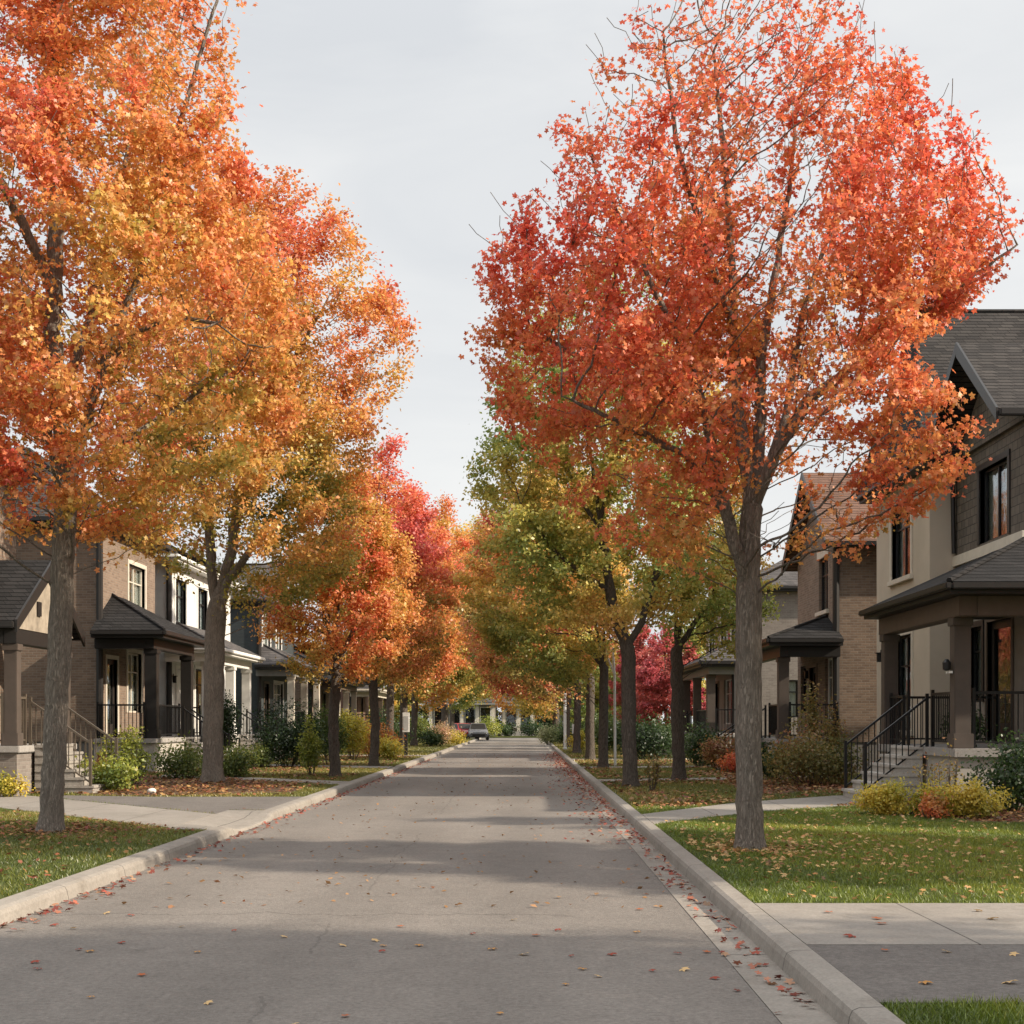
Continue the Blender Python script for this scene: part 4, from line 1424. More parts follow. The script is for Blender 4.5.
make_tree('maple_tree', 'tall red maple with bare twigs at its top, standing on the near right lawn', (x, Y, LZ), .15, tr, ld,
          (x - .05, Y), 3.3, 3.4, 10.6, 80000, .06, RED,
          lambda rel, hr, dx, n1, n2: .24 + .36 * rel + .2 * hr + .06 * n1 + .11 * n2, 11, n_attr=2300, step=.15, kill=.19, kind='maple',
          shape=[(0, .5), (.1, .82), (.25, 1), (.42, .98), (.6, .8), (.8, .52), (1, .24)], gap=.38, spread=.115, bare_top=.9, flat=.5, limb=.55,
          cuts=[(at(1035, 385, Y).x, at(1035, 385, Y).z, 1.92, .85), (at(742, 545, Y).x, at(742, 540, Y).z, .42, .5), (at(790, 495, Y).x, at(790, 500, Y).z, .3, .42), (at(775, 225, Y).x, at(775, 225, Y).z, .22, .4)])

# T1: big orange tree at the left
Y = 18.7
x = (50 - VX) * Y / F
tr = foot(x, Y, line(Y, [(54, 760), (57, 690), (66, 505), (60, 400), (52, 330), (58, 200), (56, 60), (60, -60)]))
ld = [line(Y, [(66, 500), (82, 450), (97, 410), (120, 350), (150, 290), (190, 150), (230, 30)], -.8),
      line(Y, [(112, 370), (142, 338), (180, 326), (228, 338)], -.7),
      line(Y, [(66, 505), (40, 420), (-10, 350), (-70, 280)], .6),
      line(Y, [(60, 400), (75, 330), (90, 220), (110, 80)], 1.2),
      line(Y, [(58, 300), (30, 230), (-20, 120), (-60, 20)], -1.0),
      line(Y, [(75, 470), (120, 430), (180, 380), (230, 330)], 1.3),
      line(Y, [(100, 400), (140, 250), (160, 190), (215, 110)], .3)]
make_tree('maple_tree', 'large orange maple whose trunk stands on the near left lawn', (x, Y, LZ), .15, tr, ld,
          (x + .1, Y), 3.45, 4.2, 13.6, 125000, .066, ORA,
          lambda rel, hr, dx, n1, n2: .27 + .38 * rel + .22 * hr - .14 * dx + .17 * n1 + .14 * n2, 12, n_attr=2600, step=.16, kill=.21, kind='maple',
          shape=[(0, .62), (.12, .9), (.35, 1), (.6, .9), (.8, .85), (1, .4)], gap=.2, spread=.13, bare_top=.25, limb=.5)

# T2: stout forked tree behind it
Y = 34.0
x = (212 - VX) * Y / F
tr = foot(x, Y, line(Y, [(213, 700), (215, 640), (217, 604)]))
ld = [line(Y, [(217, 610), (209, 565), (206, 520), (190, 430), (165, 340)], .8),
      line(Y, [(217, 604), (228, 560), (234, 520), (245, 420), (255, 300), (270, 220)], .5),
      line(Y, [(222, 596), (238, 572), (250, 560), (300, 490), (360, 420)], -1.2),
      line(Y, [(234, 500), (280, 400), (330, 330)], -1.5), line(Y, [(206, 530), (230, 400), (240, 280)], -2)]
make_tree('maple_tree', 'stout forked golden orange maple in front of the black porch', (x, Y, LZ), .24, tr, ld,
          (x + 1.4, Y), 4.0, 4.5, 14.8, 112000, .088, ['#6c7628', '#96902c', '#bc9a32', '#ce9436', '#d08438', '#cc6e38', '#c6543a'],
          lambda rel, hr, dx, n1, n2: .14 + .56 * rel + .22 * hr + .17 * n1 + .12 * n2, 13, n_attr=2200, step=.24, kill=.32, kind='kite',
          shape=[(0, .5), (.1, .85), (.3, 1), (.55, .98), (.78, .76), (1, .25)], gap=.2, spread=.19, limb=.5)


def auto_tree(label, px, Y, r, zfork, centre_dx, rad, zlo, zhi, n_leaf, leaf, cols, field, seed, n_attr=620, bark='bark_dark', fork=3, X=None, base_py=None, gap=.15, **kw):
    if Y < 130:
        n_leaf = int(n_leaf * 1.55); leaf *= .8
    rng = random.Random(seed)
    x = (px - VX) * Y / F if X is None else X
    tr = [(x, Y, LZ - .03), (x + rng.uniform(-.06, .06), Y, LZ + zfork * .5), (x + rng.uniform(-.1, .1), Y, LZ + zfork)]
    ld = []
    for i in range(fork):
        a = i * 6.283 / fork + rng.uniform(-.5, .5)
        s = rng.uniform(.25, .5) * rad
        top = zlo + (zhi - zlo) * rng.uniform(.55, .85)
        mid = (x + .5 * s * math.cos(a) + centre_dx * .3, Y + .5 * s * math.sin(a), zfork + (top - zfork) * .4)
        ld.append([tr[-1], mid, (x + centre_dx * .8 + s * math.cos(a), Y + s * math.sin(a), top)])
    ld.append([tr[-1], (x + centre_dx * .4, Y, zfork + (zhi - zfork) * .5), (x + centre_dx, Y, zlo + (zhi - zlo) * .9)])
    st = max(.22, (zhi - zlo) / 30)
    return make_tree('maple_tree' if 'maple' in label else 'street_tree', label, (x, Y, LZ), r, tr, ld, (x + centre_dx, Y), rad, zlo, zhi, n_leaf, leaf, cols, field, seed,
                     n_attr=n_attr, step=st, kill=st * 1.4, bark=bark, gap=gap, spread=st * .8, tip=.006, **kw)


f_std = lambda a, b, c, d: (lambda rel, hr, dx, n1, n2: a + b * rel + c * hr + d * n1 + .08 * n2)

# left row
auto_tree('orange red maple with a low round crown, behind the slim shrub on the left verge', 335, 37.7, .14, 3.0, .3, 2.6, 2.6, 8.4, 30000, .105, ORA, f_std(.2, .26, .2, .26), 21)
auto_tree('golden orange maple with a pink red top, fourth trunk along the left verge', 374, 47.0, .15, 3.2, .5, 3.0, 2.9, 11.3, 36000, .125, PNK, f_std(.04, .58, .14, .22), 22)
auto_tree('bright orange maple, fifth trunk along the left verge', 389, 60.0, .16, 3.4, 1.0, 3.3, 3.2, 12.3, 30000, .15, PNK, f_std(.14, .5, .15, .22), 23)
auto_tree('rust and olive maple leaning over the road, sixth trunk along the left verge', 403, 74.0, .2, 3.4, 1.5, 3.7, 3.2, 12.8, 27000, .17, ORA, f_std(.2, .3, .15, .3), 24, n_attr=320)
auto_tree('orange maple beside the white marker sign on the left', 414, 86.0, .2, 3.5, 2.0, 4.2, 3.0, 15.5, 26000, .19, ORA, f_std(.35, .25, .15, .25), 25, n_attr=300)
auto_tree('green and yellow tree with a dark leaning trunk at the far left of the road', 444, 108.0, .26, 3.6, 2.6, 5.0, 3.3, 18.0, 30000, .21, YEL, f_std(.12, .26, .1, .32), 26, n_attr=320)
auto_tree('yellow green tree over the parked cars at the far left', 452, 124.0, .22, 3.6, 2.6, 5.2, 3.8, 20.0, 28000, .24, YEL, f_std(.12, .3, .15, .3), 27, n_attr=300)
# right row
Y = 31.9
x = (631 - VX) * Y / F
tr = foot(x, Y, line(Y, [(629, 720), (628, 648)]))
ld = [line(Y, [(628, 650), (614, 612), (607, 570), (600, 520), (590, 450), (575, 390)], 0),
      line(Y, [(628, 648), (642, 622), (652, 590), (664, 540), (670, 470)], .6),
      line(Y, [(609, 596), (590, 580), (560, 560), (525, 520)], -.8), line(Y, [(603, 540), (570, 470), (530, 400), (510, 370)], 1.0),
      line(Y, [(655, 575), (690, 520), (700, 480)], -1), line(Y, [(600, 520), (620, 440), (610, 390)], -1.2)]
make_tree('street_tree', 'green tree turning yellow with a forked dark trunk, left of the red maple', (x, Y, LZ), .165, tr, ld,
          (x - .7, Y), 3.4, 3.7, 11.9, 80000, .088, GRN,
          lambda rel, hr, dx, n1, n2: .66 - .34 * rel - .02 * hr + .26 * n1 + .12 * n2, 31, n_attr=1400, step=.22, kill=.3, bark='bark_dark', limb=.5,
          shape=[(0, .6), (.15, .95), (.35, 1), (.6, .9), (.85, .66), (1, .3)], gap=.3, spread=.18)
auto_tree('slim lichen marked tree with a yellow green crown, in front of the grey brick house', 679, 35.7, .16, 3.3, .6, 2.5, 3.3, 8.2, 15000, .11, GRN, f_std(.45, -.15, .1, .3), 32, gap=.3)
auto_tree('olive and orange tree, third trunk along the right verge', 603, 45.0, .15, 3.2, -1.7, 3.7, 3.0, 10.8, 36000, .125, YEL, f_std(.36, .12, .1, .3), 33)
auto_tree('rust brown tree, fourth trunk along the right verge', 590, 54.0, .17, 3.2, -1.9, 3.9, 2.9, 11.6, 32000, .145, RUS, f_std(.34, .2, .15, .3), 34)
auto_tree('rust red tree overhanging the road further along the right verge', 577, 66.0, .17, 3.2, -1.9, 4.1, 2.7, 13.0, 28000, .165, RUS, f_std(.42, .15, .15, .3), 35)
auto_tree('yellow and olive tree, sixth along the right verge', 567, 82.0, .19, 3.2, -2.2, 4.5, 2.6, 15.0, 26000, .19, YEL, f_std(.3, .2, .15, .3), 36, n_attr=320)
auto_tree('orange yellow tree far along the right verge', 556, 102.0, .22, 3.0, -2.4, 5.2, 2.4, 17.5, 26000, .22, YEL, f_std(.45, .2, .1, .3), 37, n_attr=300)
auto_tree('dark green tree at the far right end of the verge', 566, 118.0, .22, 2.2, .2, 4.2, 1.4, 9.0, 18000, .24, GRN, f_std(.3, .15, .1, .25), 38, n_attr=300)
# red ornamental trees in the right gardens
auto_tree('crimson ornamental tree with a low crown, behind the slim lichen marked trunk', 668, 74.0, .16, 1.8, 0, 2.7, 1.3, 7.0, 20000, .16, CRM, f_std(.45, .2, .1, .3), 41, n_attr=320)
auto_tree('crimson tree farther back in the right gardens', 640, 82.0, .16, 1.8, 0, 2.7, 1.4, 7.6, 16000, .18, CRM, f_std(.3, .3, .1, .3), 42, n_attr=300)
auto_tree('dark green tree between the far right gardens and the road', 622, 92.0, .18, 1.8, 0, 3.6, 1.2, 8.5, 18000, .2, GRN, f_std(.3, .2, .1, .3), 43, n_attr=300)
auto_tree('olive tree standing behind the grey brick house', 700, 90.0, .2, 2.2, 0, 4.0, 2, 9.6, 18000, .2, GRN, f_std(.4, .2, .1, .3), 44, n_attr=300)
# trees closing the street behind the far houses
for i, (px, Y_, rad, zt, cols, f0, lb) in enumerate([
        (425, 158, 6.5, 19, GRN, .3, 'olive green tree behind the white columned house at the street end'),
        (470, 166, 7.5, 26, YEL, .3, 'yellow green tree behind the far houses, left of the pointed roof'),
        (512, 172, 7.5, 26, YEL, .45, 'golden tree right behind the pointed roof at the street end'),
        (556, 165, 7.0, 20, RUS, .4, 'rust orange tree behind the far houses on the right'),
        (600, 158, 6.0, 12, GRN, .2, 'green tree at the far right of the street end'),
        (385, 150, 5.5, 11, YEL, .2, 'olive yellow tree beyond the last house on the left')]):
    auto_tree(lb, px, Y_, .3, 2.5, 0, rad, 1.6, zt, 16000, .34, cols, f_std(f0, .2, .1, .3), 60 + i, n_attr=300, group='trees closing the street end')
# two trees in the gardens beyond the right edge whose crowns shade the lawn and road
auto_tree('broad orange tree in the garden right of the near lawn', 0, 13.6, .24, 2.6, 0, 3.9, 2.0, 11.5, 42000, .16, ORA, f_std(.4, .2, .1, .3), 51, X=12.6, n_attr=450, group='garden trees right of the near lawn')
auto_tree('tall olive tree in the garden at the camera side of the near driveway', 0, 4.3, .3, 2.6, 0, 4.6, 2.0, 13.5, 78000, .18, YEL, f_std(.3, .2, .1, .3), 53, X=13.0, n_attr=750, group='garden trees right of the near lawn', gap=.05)
auto_tree('broad rust tree in the garden behind the near right lawn', 0, 19.4, .22, 2.6, 0, 2.7, 2.3, 10.0, 20000, .16, RUS, f_std(.4, .2, .1, .3), 52, X=14.5, n_attr=350, group='garden trees right of the near lawn')

# ----------------------------------------------------------------------------
# shrubs
# ----------------------------------------------------------------------------
G_LT = ['#4c5e22', '#6c7a2a', '#8e9434', '#a8a03c']
G_DK = ['#1f3018', '#2c4020', '#3c5226', '#536430']
G_MD = ['#33481e', '#4a5c24', '#667430', '#8a8a38']
Y_GN = ['#7e8428', '#a8a030', '#c8b038', '#d8bc44']
R_GN = ['#5c6234', '#78743c', '#927640', '#985e46']
O_RG = ['#8a6a28', '#b87830', '#cc7434', '#c85a38']
shrub('shrub', 'low leafy light green shrub at the left, spilling over the driveway edge', 112, 0, 30.0, 1.7, .75, G_LT, 3800, .075, 101)
shrub('shrub', 'upright yellow flowered light green shrub before the black porch', 128, 0, 32.5, 1.1, 1.65, G_LT, 2600, .07, 102, open_=.35)
shrub('shrub', 'mid green rounded shrub left of the stout forked trunk', 183, 0, 36.5, 1.5, 1.0, G_MD, 3600, .075, 103)
shrub('shrub', 'mid green rounded shrub right of the stout forked trunk', 236, 0, 37.5, 1.2, .95, G_MD, 3000, .075, 104)
shrub('shrub', 'dark climbing shrub on the white porch steps behind the forked trunk', 228, 0, 47.0, 1.1, 2.9, G_DK, 5200, .08, 105)
shrub('shrub', 'yellow green low shrub at the left edge by the stone steps', 4, 0, 27.5, .9, .5, Y_GN, 1500, .06, 106)
shrub('shrub', 'big dark green rounded bush in front of the slate porch', 287, 0, 46.0, 2.3, 2.2, G_DK, 10000, .085, 107)
shrub('shrub', 'slim upright light green shrub at the edge of the left path', 312, 0, 38.5, .7, 1.65, G_LT, 2200, .07, 108)
shrub('shrub', 'tall feathery olive bush left of the second left trunk', 328, 0, 48.0, 1.2, 2.3, G_MD, 5200, .075, 109, open_=.2)
shrub('shrub', 'tall feathery yellow bush right of the third left trunk', 352, 0, 54.0, 1.3, 2.2, Y_GN, 4400, .08, 110, open_=.2)
shrub('shrub', 'low grey green shrub between the white porch and the dark bush', 258, 0, 45.0, 1.0, .75, G_MD, 2200, .07, 111)
shrub('shrub', 'orange flowering shrub behind the fourth left trunk', 372, 0, 57.0, 1.8, 1.5, O_RG, 3600, .09, 112)
shrub('shrub', 'bright yellow mounded shrub near the white marker sign', 391, 0, 55.0, 1.2, .85, Y_GN, 2600, .08, 113)
shrub('shrub', 'dark low bush past the white marker sign', 430, 0, 84.0, 1.6, 1.0, G_DK, 2600, .1, 114)
shrub('shrub', 'pale pink and green flowering bush by the far left kerb', 443, 0, 90.0, 1.8, 1.5, ['#6a7030', '#a08a5a', '#c09a7c', '#c08070'], 2600, .1, 115)
shrub('shrub', 'yellow green bush by the far left kerb before the cars', 452, 0, 92.0, 1.6, 1.0, Y_GN, 2200, .1, 116)
shrub('shrub', 'dark hedge shading the red brown house on the left', 385, 0, 78.0, 2.6, 2.0, G_DK, 5000, .11, 117)
shrub('shrub', 'mid green hedge beyond the marker sign', 415, 0, 96.0, 2.4, 2.0, G_MD, 4000, .12, 118)
# right
shrub('shrub', 'spreading yellow green mound beside the concrete steps', 900, 0, 22.3, 1.5, .52, Y_GN, 6500, .05, 121)
shrub('shrub', 'spreading yellow green mound nearer the dark right edge bush', 966, 0, 21.6, 1.5, .5, ['#6e7c28', '#989430', '#bca836', '#ccb440'], 5200, .05, 122)
shrub('shrub', 'small orange mound between the two yellow green mounds', 930, 0, 21.4, .6, .4, O_RG, 1400, .05, 123)
shrub('shrub', 'thin twiggy shrub with few leaves against the porch base', 944, 0, 23.7, 1.0, 1.15, R_GN, 420, .055, 124, open_=.3)
shrub('shrub', 'dark green glossy shrub at the right edge against the porch base', 1012, 0, 23.2, 1.3, 1.25, G_DK, 3600, .075, 125)
shrub('shrub', 'dark potted shrub behind the porch railing', 962, 0, 25.6, .7, .9, G_DK, 1200, .07, 126, z0=1.14)
shrub('shrub', 'large loose red and olive shrub in front of the brown brick house', 812, 0, 33.0, 2.1, 1.25, R_GN, 7000, .075, 127, open_=.1)
shrub('shrub', 'tall thin olive shrub with rosy leaves beside the brick porch', 815, 0, 36.5, 1.4, 2.5, R_GN, 3600, .08, 128, open_=.3)
shrub('shrub', 'small round dark bush right of the red maple trunk', 770, 0, 36.0, .9, .95, G_DK, 2600, .075, 129)
shrub('shrub', 'reddish bush left of the red maple trunk', 722, 0, 42.0, 1.2, 1.2, R_GN, 3200, .08, 130)
shrub('shrub', 'dark rounded bush before the grey brick porch', 700, 0, 46.0, 1.4, 1.4, G_DK, 4000, .085, 131)
shrub('shrub', 'orange leaved low shrub by the grey brick porch', 733, 0, 40.0, .8, .6, O_RG, 1400, .07, 132)
shrub('hedge', 'dark green hedge behind the forked green tree', 650, 0, 56.0, 2.6, 1.9, G_DK, 7000, .1, 133, cat='hedge')
shrub('sapling', 'thin little sapling on the verge before the slim lichen marked trunk', 652, 0, 29.5, .45, .95, R_GN, 500, .055, 134, open_=.3, cat='sapling')
shrub('shrub', 'olive bush between the right verge trunks', 610, 0, 70.0, 2.2, 1.9, G_MD, 4600, .11, 135)
shrub('shrub', 'pale green flowering bush by the far right kerb', 549, 0, 92.0, 1.5, 1.3, ['#5c6a3a', '#7c8450', '#a0a074', '#b8b090'], 2400, .1, 136)
shrub('shrub', 'dark green bush at the far right kerb', 561, 0, 96.0, 1.8, 1.6, G_DK, 3000, .12, 137)
shrub('shrub', 'yellow bush beside the white post on the right verge', 578, 0, 68.0, 1.0, 1.2, Y_GN, 2000, .09, 138)
shrub('hedge', 'olive hedge in the far right gardens', 590, 0, 100.0, 3.0, 2.2, G_MD, 4600, .14, 139, cat='hedge')
shrub('shrub', 'yellow green bush right of the parked cars', 488, 0, 143.0, 2.6, 2.0, G_LT, 2200, .16, 141)
shrub('shrub', 'dark bush in front of the pointed roof house', 531, 0, 144.0, 3.0, 1.6, G_DK, 2400, .16, 142)
shrub('shrub', 'dark bush left of the pointed roof house', 508, 0, 145.0, 1.8, 1.4, G_DK, 1800, .16, 143)

shrub('hedge', 'dark hedge behind the road end, right of the pointed roof house', 545, 0, 153.0, 6.0, 3.2, G_DK, 6000, .22, 144, cat='hedge', depth=2.0)
shrub('hedge', 'olive hedge closing the far right of the street end', 600, 0, 150.0, 7.0, 3.4, G_MD, 6000, .22, 145, cat='hedge', depth=2.0)
shrub('hedge', 'green hedge between the two far houses', 497, 0, 151.0, 3.4, 3.0, G_MD, 4000, .2, 146, cat='hedge', depth=1.6)
shrub('hedge', 'tall dark hedge at the far left of the street end', 420, 0, 151.0, 5.0, 3.4, G_DK, 5000, .22, 147, cat='hedge', depth=2.0)

# ----------------------------------------------------------------------------
# street furniture and small things
# ----------------------------------------------------------------------------
# white marker sign on the left verge
p = at(406, 755, 62.0)
r = empty('marker_sign', (p.x, 62.0, LZ), 'slim white upright marker sign on a dark post on the left verge', 'sign')
MB().box(p.x - .07, p.x + .07, 61.95, 62.05, LZ - .02, 1.15).build('post', M['dark_trim'], r, bevel=.01)
MB().box(p.x - .15, p.x + .15, 61.93, 62.07, 1.152, 2.02).build('sign_frame', M['white_trim'], r, bevel=.012)
MB().box(p.x - .10, p.x + .10, 61.915, 61.928, 1.25, 1.86).build('sign_face', M['steel'], r)
# white posts on the right verge
for (px, Y_, h, rad, lb) in ((565, 74.0, 3.0, .075, 'plain white post at the far right verge before the pale bush'),):
    p = at(px, 750, Y_)
    r = empty('white_post', (p.x, Y_, LZ), lb, 'post')
    MB().lathe((p.x, Y_, LZ - .02), [(rad, 0), (rad, h), (rad * .7, h + .05)], 14).build('pole', M['white_trim'], r)
    MB().lathe((p.x, Y_, LZ - .01), [(rad * 1.6, 0), (rad * 1.6, .1), (rad * 1.1, .14)], 14).build('base_collar', M['steel'], r)
Y_ = 47.5; p = at(603, 750, Y_)
r = empty('forked_pole', (p.x, Y_, LZ), 'slender pale pole forking near its top beside the third right trunk', 'pole')
MB().tube([(p.x + .38, Y_ - .5, LZ - .02), (p.x + .36, Y_ - .5, 3.2), (p.x + .30, Y_ - .5, 4.1)], [.045, .04, .035], 10).build('pole', M['white_trim'], r)
MB().tube([(p.x + .36, Y_ - .5, 3.2), (p.x + .14, Y_ - .5, 3.75), (p.x + .06, Y_ - .5, 4.2)], [.04, .03, .02], 8).build('arm', M['white_trim'], r)
p = at(575, 745, 66.0)
r = empty('small_sign', (p.x, 66.0, LZ), 'small white blank plate on a thin white stake at the right verge', 'sign')
MB().box(p.x - .03, p.x + .03, 65.97, 66.03, LZ - .02, 2.1).build('stake', M['white_trim'], r)
MB().box(p.x - .14, p.x + .14, 65.93, 65.965, 1.05, 1.5).build('plate', M['white_trim'], r, bevel=.008)
# terracotta urn and white stone by the left drive
p = at(103, 765, 33.2)
r = empty('terracotta_urn', (p.x, 33.2, LZ), 'tall orange terracotta urn among shrubs at the brick house corner', 'urn')
MB().lathe((p.x, 33.2, LZ - .01), [(.11, 0), (.13, .04), (.10, .08), (.17, .3), (.19, .48), (.14, .62), (.12, .68), (.16, .74), (.15, .76), (.1, .75)], 22).build('body', M['terracotta'], r, smooth=True)
MB().lathe((p.x, 33.2, LZ + .735), [(.10, 0), (.098, .008)], 18).build('soil', M['bed'], r)
p = at(152, 800, 28.6)
bm = bmesh.new(); bmesh.ops.create_icosphere(bm, subdivisions=3, radius=.085)
for v in bm.verts:
    v.co *= 1 + .12 * math.sin(v.co.x * 31 + 1) * math.sin(v.co.y * 27) + .06 * math.sin(v.co.z * 45)
    v.co.z *= .85
me = bpy.data.meshes.new('garden_stone'); bm.to_mesh(me); bm.free(); me.materials.append(M['stone_white'])
o = bpy.data.objects.new('garden_stone', me); COL.objects.link(o); o.location = (p.x, 28.6, LZ + .06)
tag(o, 'small white rounded stone at the edge of the asphalt driveway', 'stone')


# cars far down the street
def car(label, x, y, rot, paint, seed):
    root = empty('parked_car', (x, y, 0), label, 'car', 'cars parked at the street end')
    root.rotation_euler = (0, 0, rot)
    pm = NT('car_paint'); pm = pm.done(pm.pbr(paint, .25, spec=.6))

    def part(mb, name, mat, parent=root, **k):
        o = mb.build(name, mat, None, **k); o.parent = parent; return o
    # body from cross sections along local y (nose at -y)
    secs = [(-2.15, .70, .38, .62), (-2.05, .80, .28, .74), (-1.5, .87, .24, .88), (-.85, .89, .22, .96), (0, .9, .22, 1.0), (1.2, .9, .22, 1.02), (1.9, .86, .26, 1.0), (2.1, .78, .36, .9)]
    mb = MB()
    for (yy, hw, zb, zt) in secs:
        mb.v += [(-hw * .92, yy, zb), (-hw, yy, zb + .18), (-hw * .98, yy, zt - .16), (-hw * .86, yy, zt), (hw * .86, yy, zt), (hw * .98, yy, zt - .16), (hw, yy, zb + .18), (hw * .92, yy, zb)]
    k = 8
    for i in range(len(secs) - 1):
        for j in range(k):
            j2 = (j + 1) % k
            mb.f.append((i * k + j, i * k + j2, (i + 1) * k + j2, (i + 1) * k + j))
    mb.f.append(tuple(range(k))); mb.f.append(tuple((len(secs) - 1) * k + j for j in range(k - 1, -1, -1)))
    part(mb, 'body', pm, smooth=False)
    mb = MB()
    g = [(-.95, .76, .94), (-.25, .62, 1.46), (1.0, .62, 1.5), (1.75, .72, 1.0)]
    for (yy, hw, zt) in g: mb.v += [(-hw, yy, zt), (hw, yy, zt)]
    base = len(mb.v)
    for (yy, hw, zt) in g: mb.v += [(-.8, yy, .93), (.8, yy, .93)]
    for i in range(3):
        mb.f.append((2 * i, 2 * i + 1, 2 * i + 3, 2 * i + 2))
        mb.f.append((base + 2 * i, 2 * i, 2 * i + 2, base + 2 * i + 2)); mb.f.append((2 * i + 1, base + 2 * i + 1, base + 2 * i + 3, 2 * i + 3))
    cabin = part(mb, 'cabin', pm)
    mb = MB()
    mb.poly([(-.68, -.89, 1.0), (.68, -.89, 1.0), (.57, -.30, 1.44), (-.57, -.30, 1.44)])
    part(mb, 'windscreen', M['dark_trim']).location = (0, -.012, .012)
    for s in (-1, 1):
        mb = MB(); mb.poly([(s * .775, -.7, 1.0), (s * .635, -.2, 1.42), (s * .635, .95, 1.44), (s * .73, 1.5, 1.02)])
        part(mb, 'side_window', M['dark_trim']).location = (s * .015, 0, 0)
        mb = MB(); mb.box(s * .5, s * .74, -2.11, -2.04, .6, .72); part(mb, 'headlight', M['white_trim'], bevel=.02)
        for yy in (-1.35, 1.35):
            mb = MB(); mb.tube([(s * .72, yy, .33), (s * .92, yy, .33)], .33, 20)
            w_ = part(mb, 'wheel', M['dark_trim'], bevel=.03)
            mb = MB(); mb.tube([(s * .921, yy, .33), (s * .94, yy, .33)], .2, 16); part(mb, 'rim', M['steel'], w_)
    mb = MB(); mb.box(-.55, .55, -2.2, -2.12, .36, .56); part(mb, 'bumper_grille', M['dark_trim'], bevel=.02)
    return root


car('dark grey car with a black grille parked facing the camera at the far left kerb', at(478, 740, 124).x, 124.0, 0.06, (.14, .14, .15), 1)
car('bright red car parked on a drive left of the dark grey one', at(463, 740, 126).x, 125.5, .45, (.38, .02, .025), 2)

# ----------------------------------------------------------------------------
# grass and fallen leaves
# ----------------------------------------------------------------------------
def inpoly(x, y, poly):
    c = np.zeros(len(x), bool)
    j = len(poly) - 1
    for i in range(len(poly)):
        xi, yi = poly[i]; xj, yj = poly[j]
        m = ((yi > y) != (yj > y)) & (x < (xj - xi) * (y - yi) / (yj - yi + 1e-12) + xi)
        c ^= m; j = i
    return c


def free(x, y, beds=True):
    k = np.ones(len(x), bool)
    for p_ in PATHS: k &= ~inpoly(x, y, p_)
    if beds:
        for p_ in BEDS: k &= ~inpoly(x, y, p_)
    return k


def grass(name, x0, x1, y0, y1, n, h, wdt, seed, cols):
    rng = np.random.default_rng(seed)
    x = rng.uniform(x0, x1, n); y = rng.uniform(y0, y1, n)
    k = free(x, y); x, y = x[k], y[k]; n = len(x)
    pos = np.stack([x, y, np.full(n, LZ - .004)], 1)
    patch = lumps(pos * np.array([1, .7, 0]), seed + 1, 1.1); p2 = lumps(pos, seed + 2, 5.0)
    th = rng.uniform(0, 6.28, n)
    side = np.stack([np.cos(th), np.sin(th), np.zeros(n)], 1) * wdt / 2
    hh = h * rng.uniform(.5, 1.25, n) * (1 + .2 * p2)
    lean = np.stack([rng.normal(size=n) * .5, rng.normal(size=n) * .5, np.ones(n)], 1) * hh[:, None]
    V = np.stack([pos - side, pos + side, pos + lean], 1).reshape(-1, 3)
    Fc = np.arange(3 * n).reshape(-1, 3)
    t = .45 + .22 * patch + .12 * p2 + rng.normal(size=n) * .16
    tint = ramp_cols(t, pal(cols)) * rng.uniform(.75, 1.2, n)[:, None]
    o = np_mesh(name, V, Fc, M['grassblade'], np.repeat(tint, 3, 0))
    return tag(o, None, None, None, 'stuff')


GR = ['#435418', '#5a6c1e', '#748426', '#8e942e', '#a2983e']
GR2 = ['#4a5420', '#646628', '#7e7a30', '#948440', '#a8905a']
g1 = grass('lawn_grass', 1.87, 9.5, 11.36, 24.5, 190000, .042, .009, 201, GR); tag(g1, 'short green grass of the near right lawn with scattered leaves', 'grass')
g2 = grass('lawn_grass', 1.87, 6.0, 5.5, 7.34, 42000, .05, .008, 202, GR); tag(g2, 'grass corner at the bottom right below the driveway', 'grass')
g3 = grass('lawn_grass', 1.87, 12, 24.5, 50, 110000, .05, .016, 203, GR2); tag(g3, 'leaf strewn grass of the right verge beyond the walkway', 'grass')
g4 = grass('lawn_grass', -10.5, -4.36, 9.0, 27.0, 150000, .042, .011, 204, ['#3f4c1c', '#566422', '#70762a', '#887c34', '#94803c']); tag(g4, 'browning grass of the near left lawn round the trunk', 'grass')
g5 = grass('lawn_grass', -11, -4.36, 27.0, 60, 110000, .05, .018, 205, GR2); tag(g5, 'grass of the left verge beyond the driveway', 'grass')
g6 = grass('lawn_grass', 1.87, 9, 50, 125, 60000, .07, .04, 206, GR2); tag(g6, 'far grass along the right kerb', 'grass')
g7 = grass('lawn_grass', -10, -4.36, 60, 125, 50000, .07, .04, 207, GR2); tag(g7, 'far grass along the left kerb', 'grass')

LIT = ['#5a4630', '#74583a', '#8e6c44', '#a68656', '#9c6a48', '#8a543e', '#7c4640']
DRY = ['#7a5a3a', '#a07a4c', '#c09a64', '#c8a878', '#b87c4c']


def litter(name, label, pts, z, size, cols, seed, lift=.01, kind='kite'):
    rng = np.random.default_rng(seed)
    n = len(pts)
    pos = np.stack([pts[:, 0], pts[:, 1], z + lift + rng.uniform(0, .02, n)], 1)
    nr = unit(rng.normal(size=(n, 3)) * .3 + np.array([0, 0, 1]))
    t = rng.uniform(0, 1, n)
    tint = ramp_cols(t, pal(cols)) * rng.uniform(.7, 1.2, n)[:, None]
    V, Fc, T = leaves_mesh(pos, nr, size * rng.uniform(.6, 1.25, n), tint, rng, kind)
    return tag(np_mesh(name, V, Fc, M['deadleaf'], T), label, 'fallen leaves', None, 'stuff')


rng = np.random.default_rng(77)


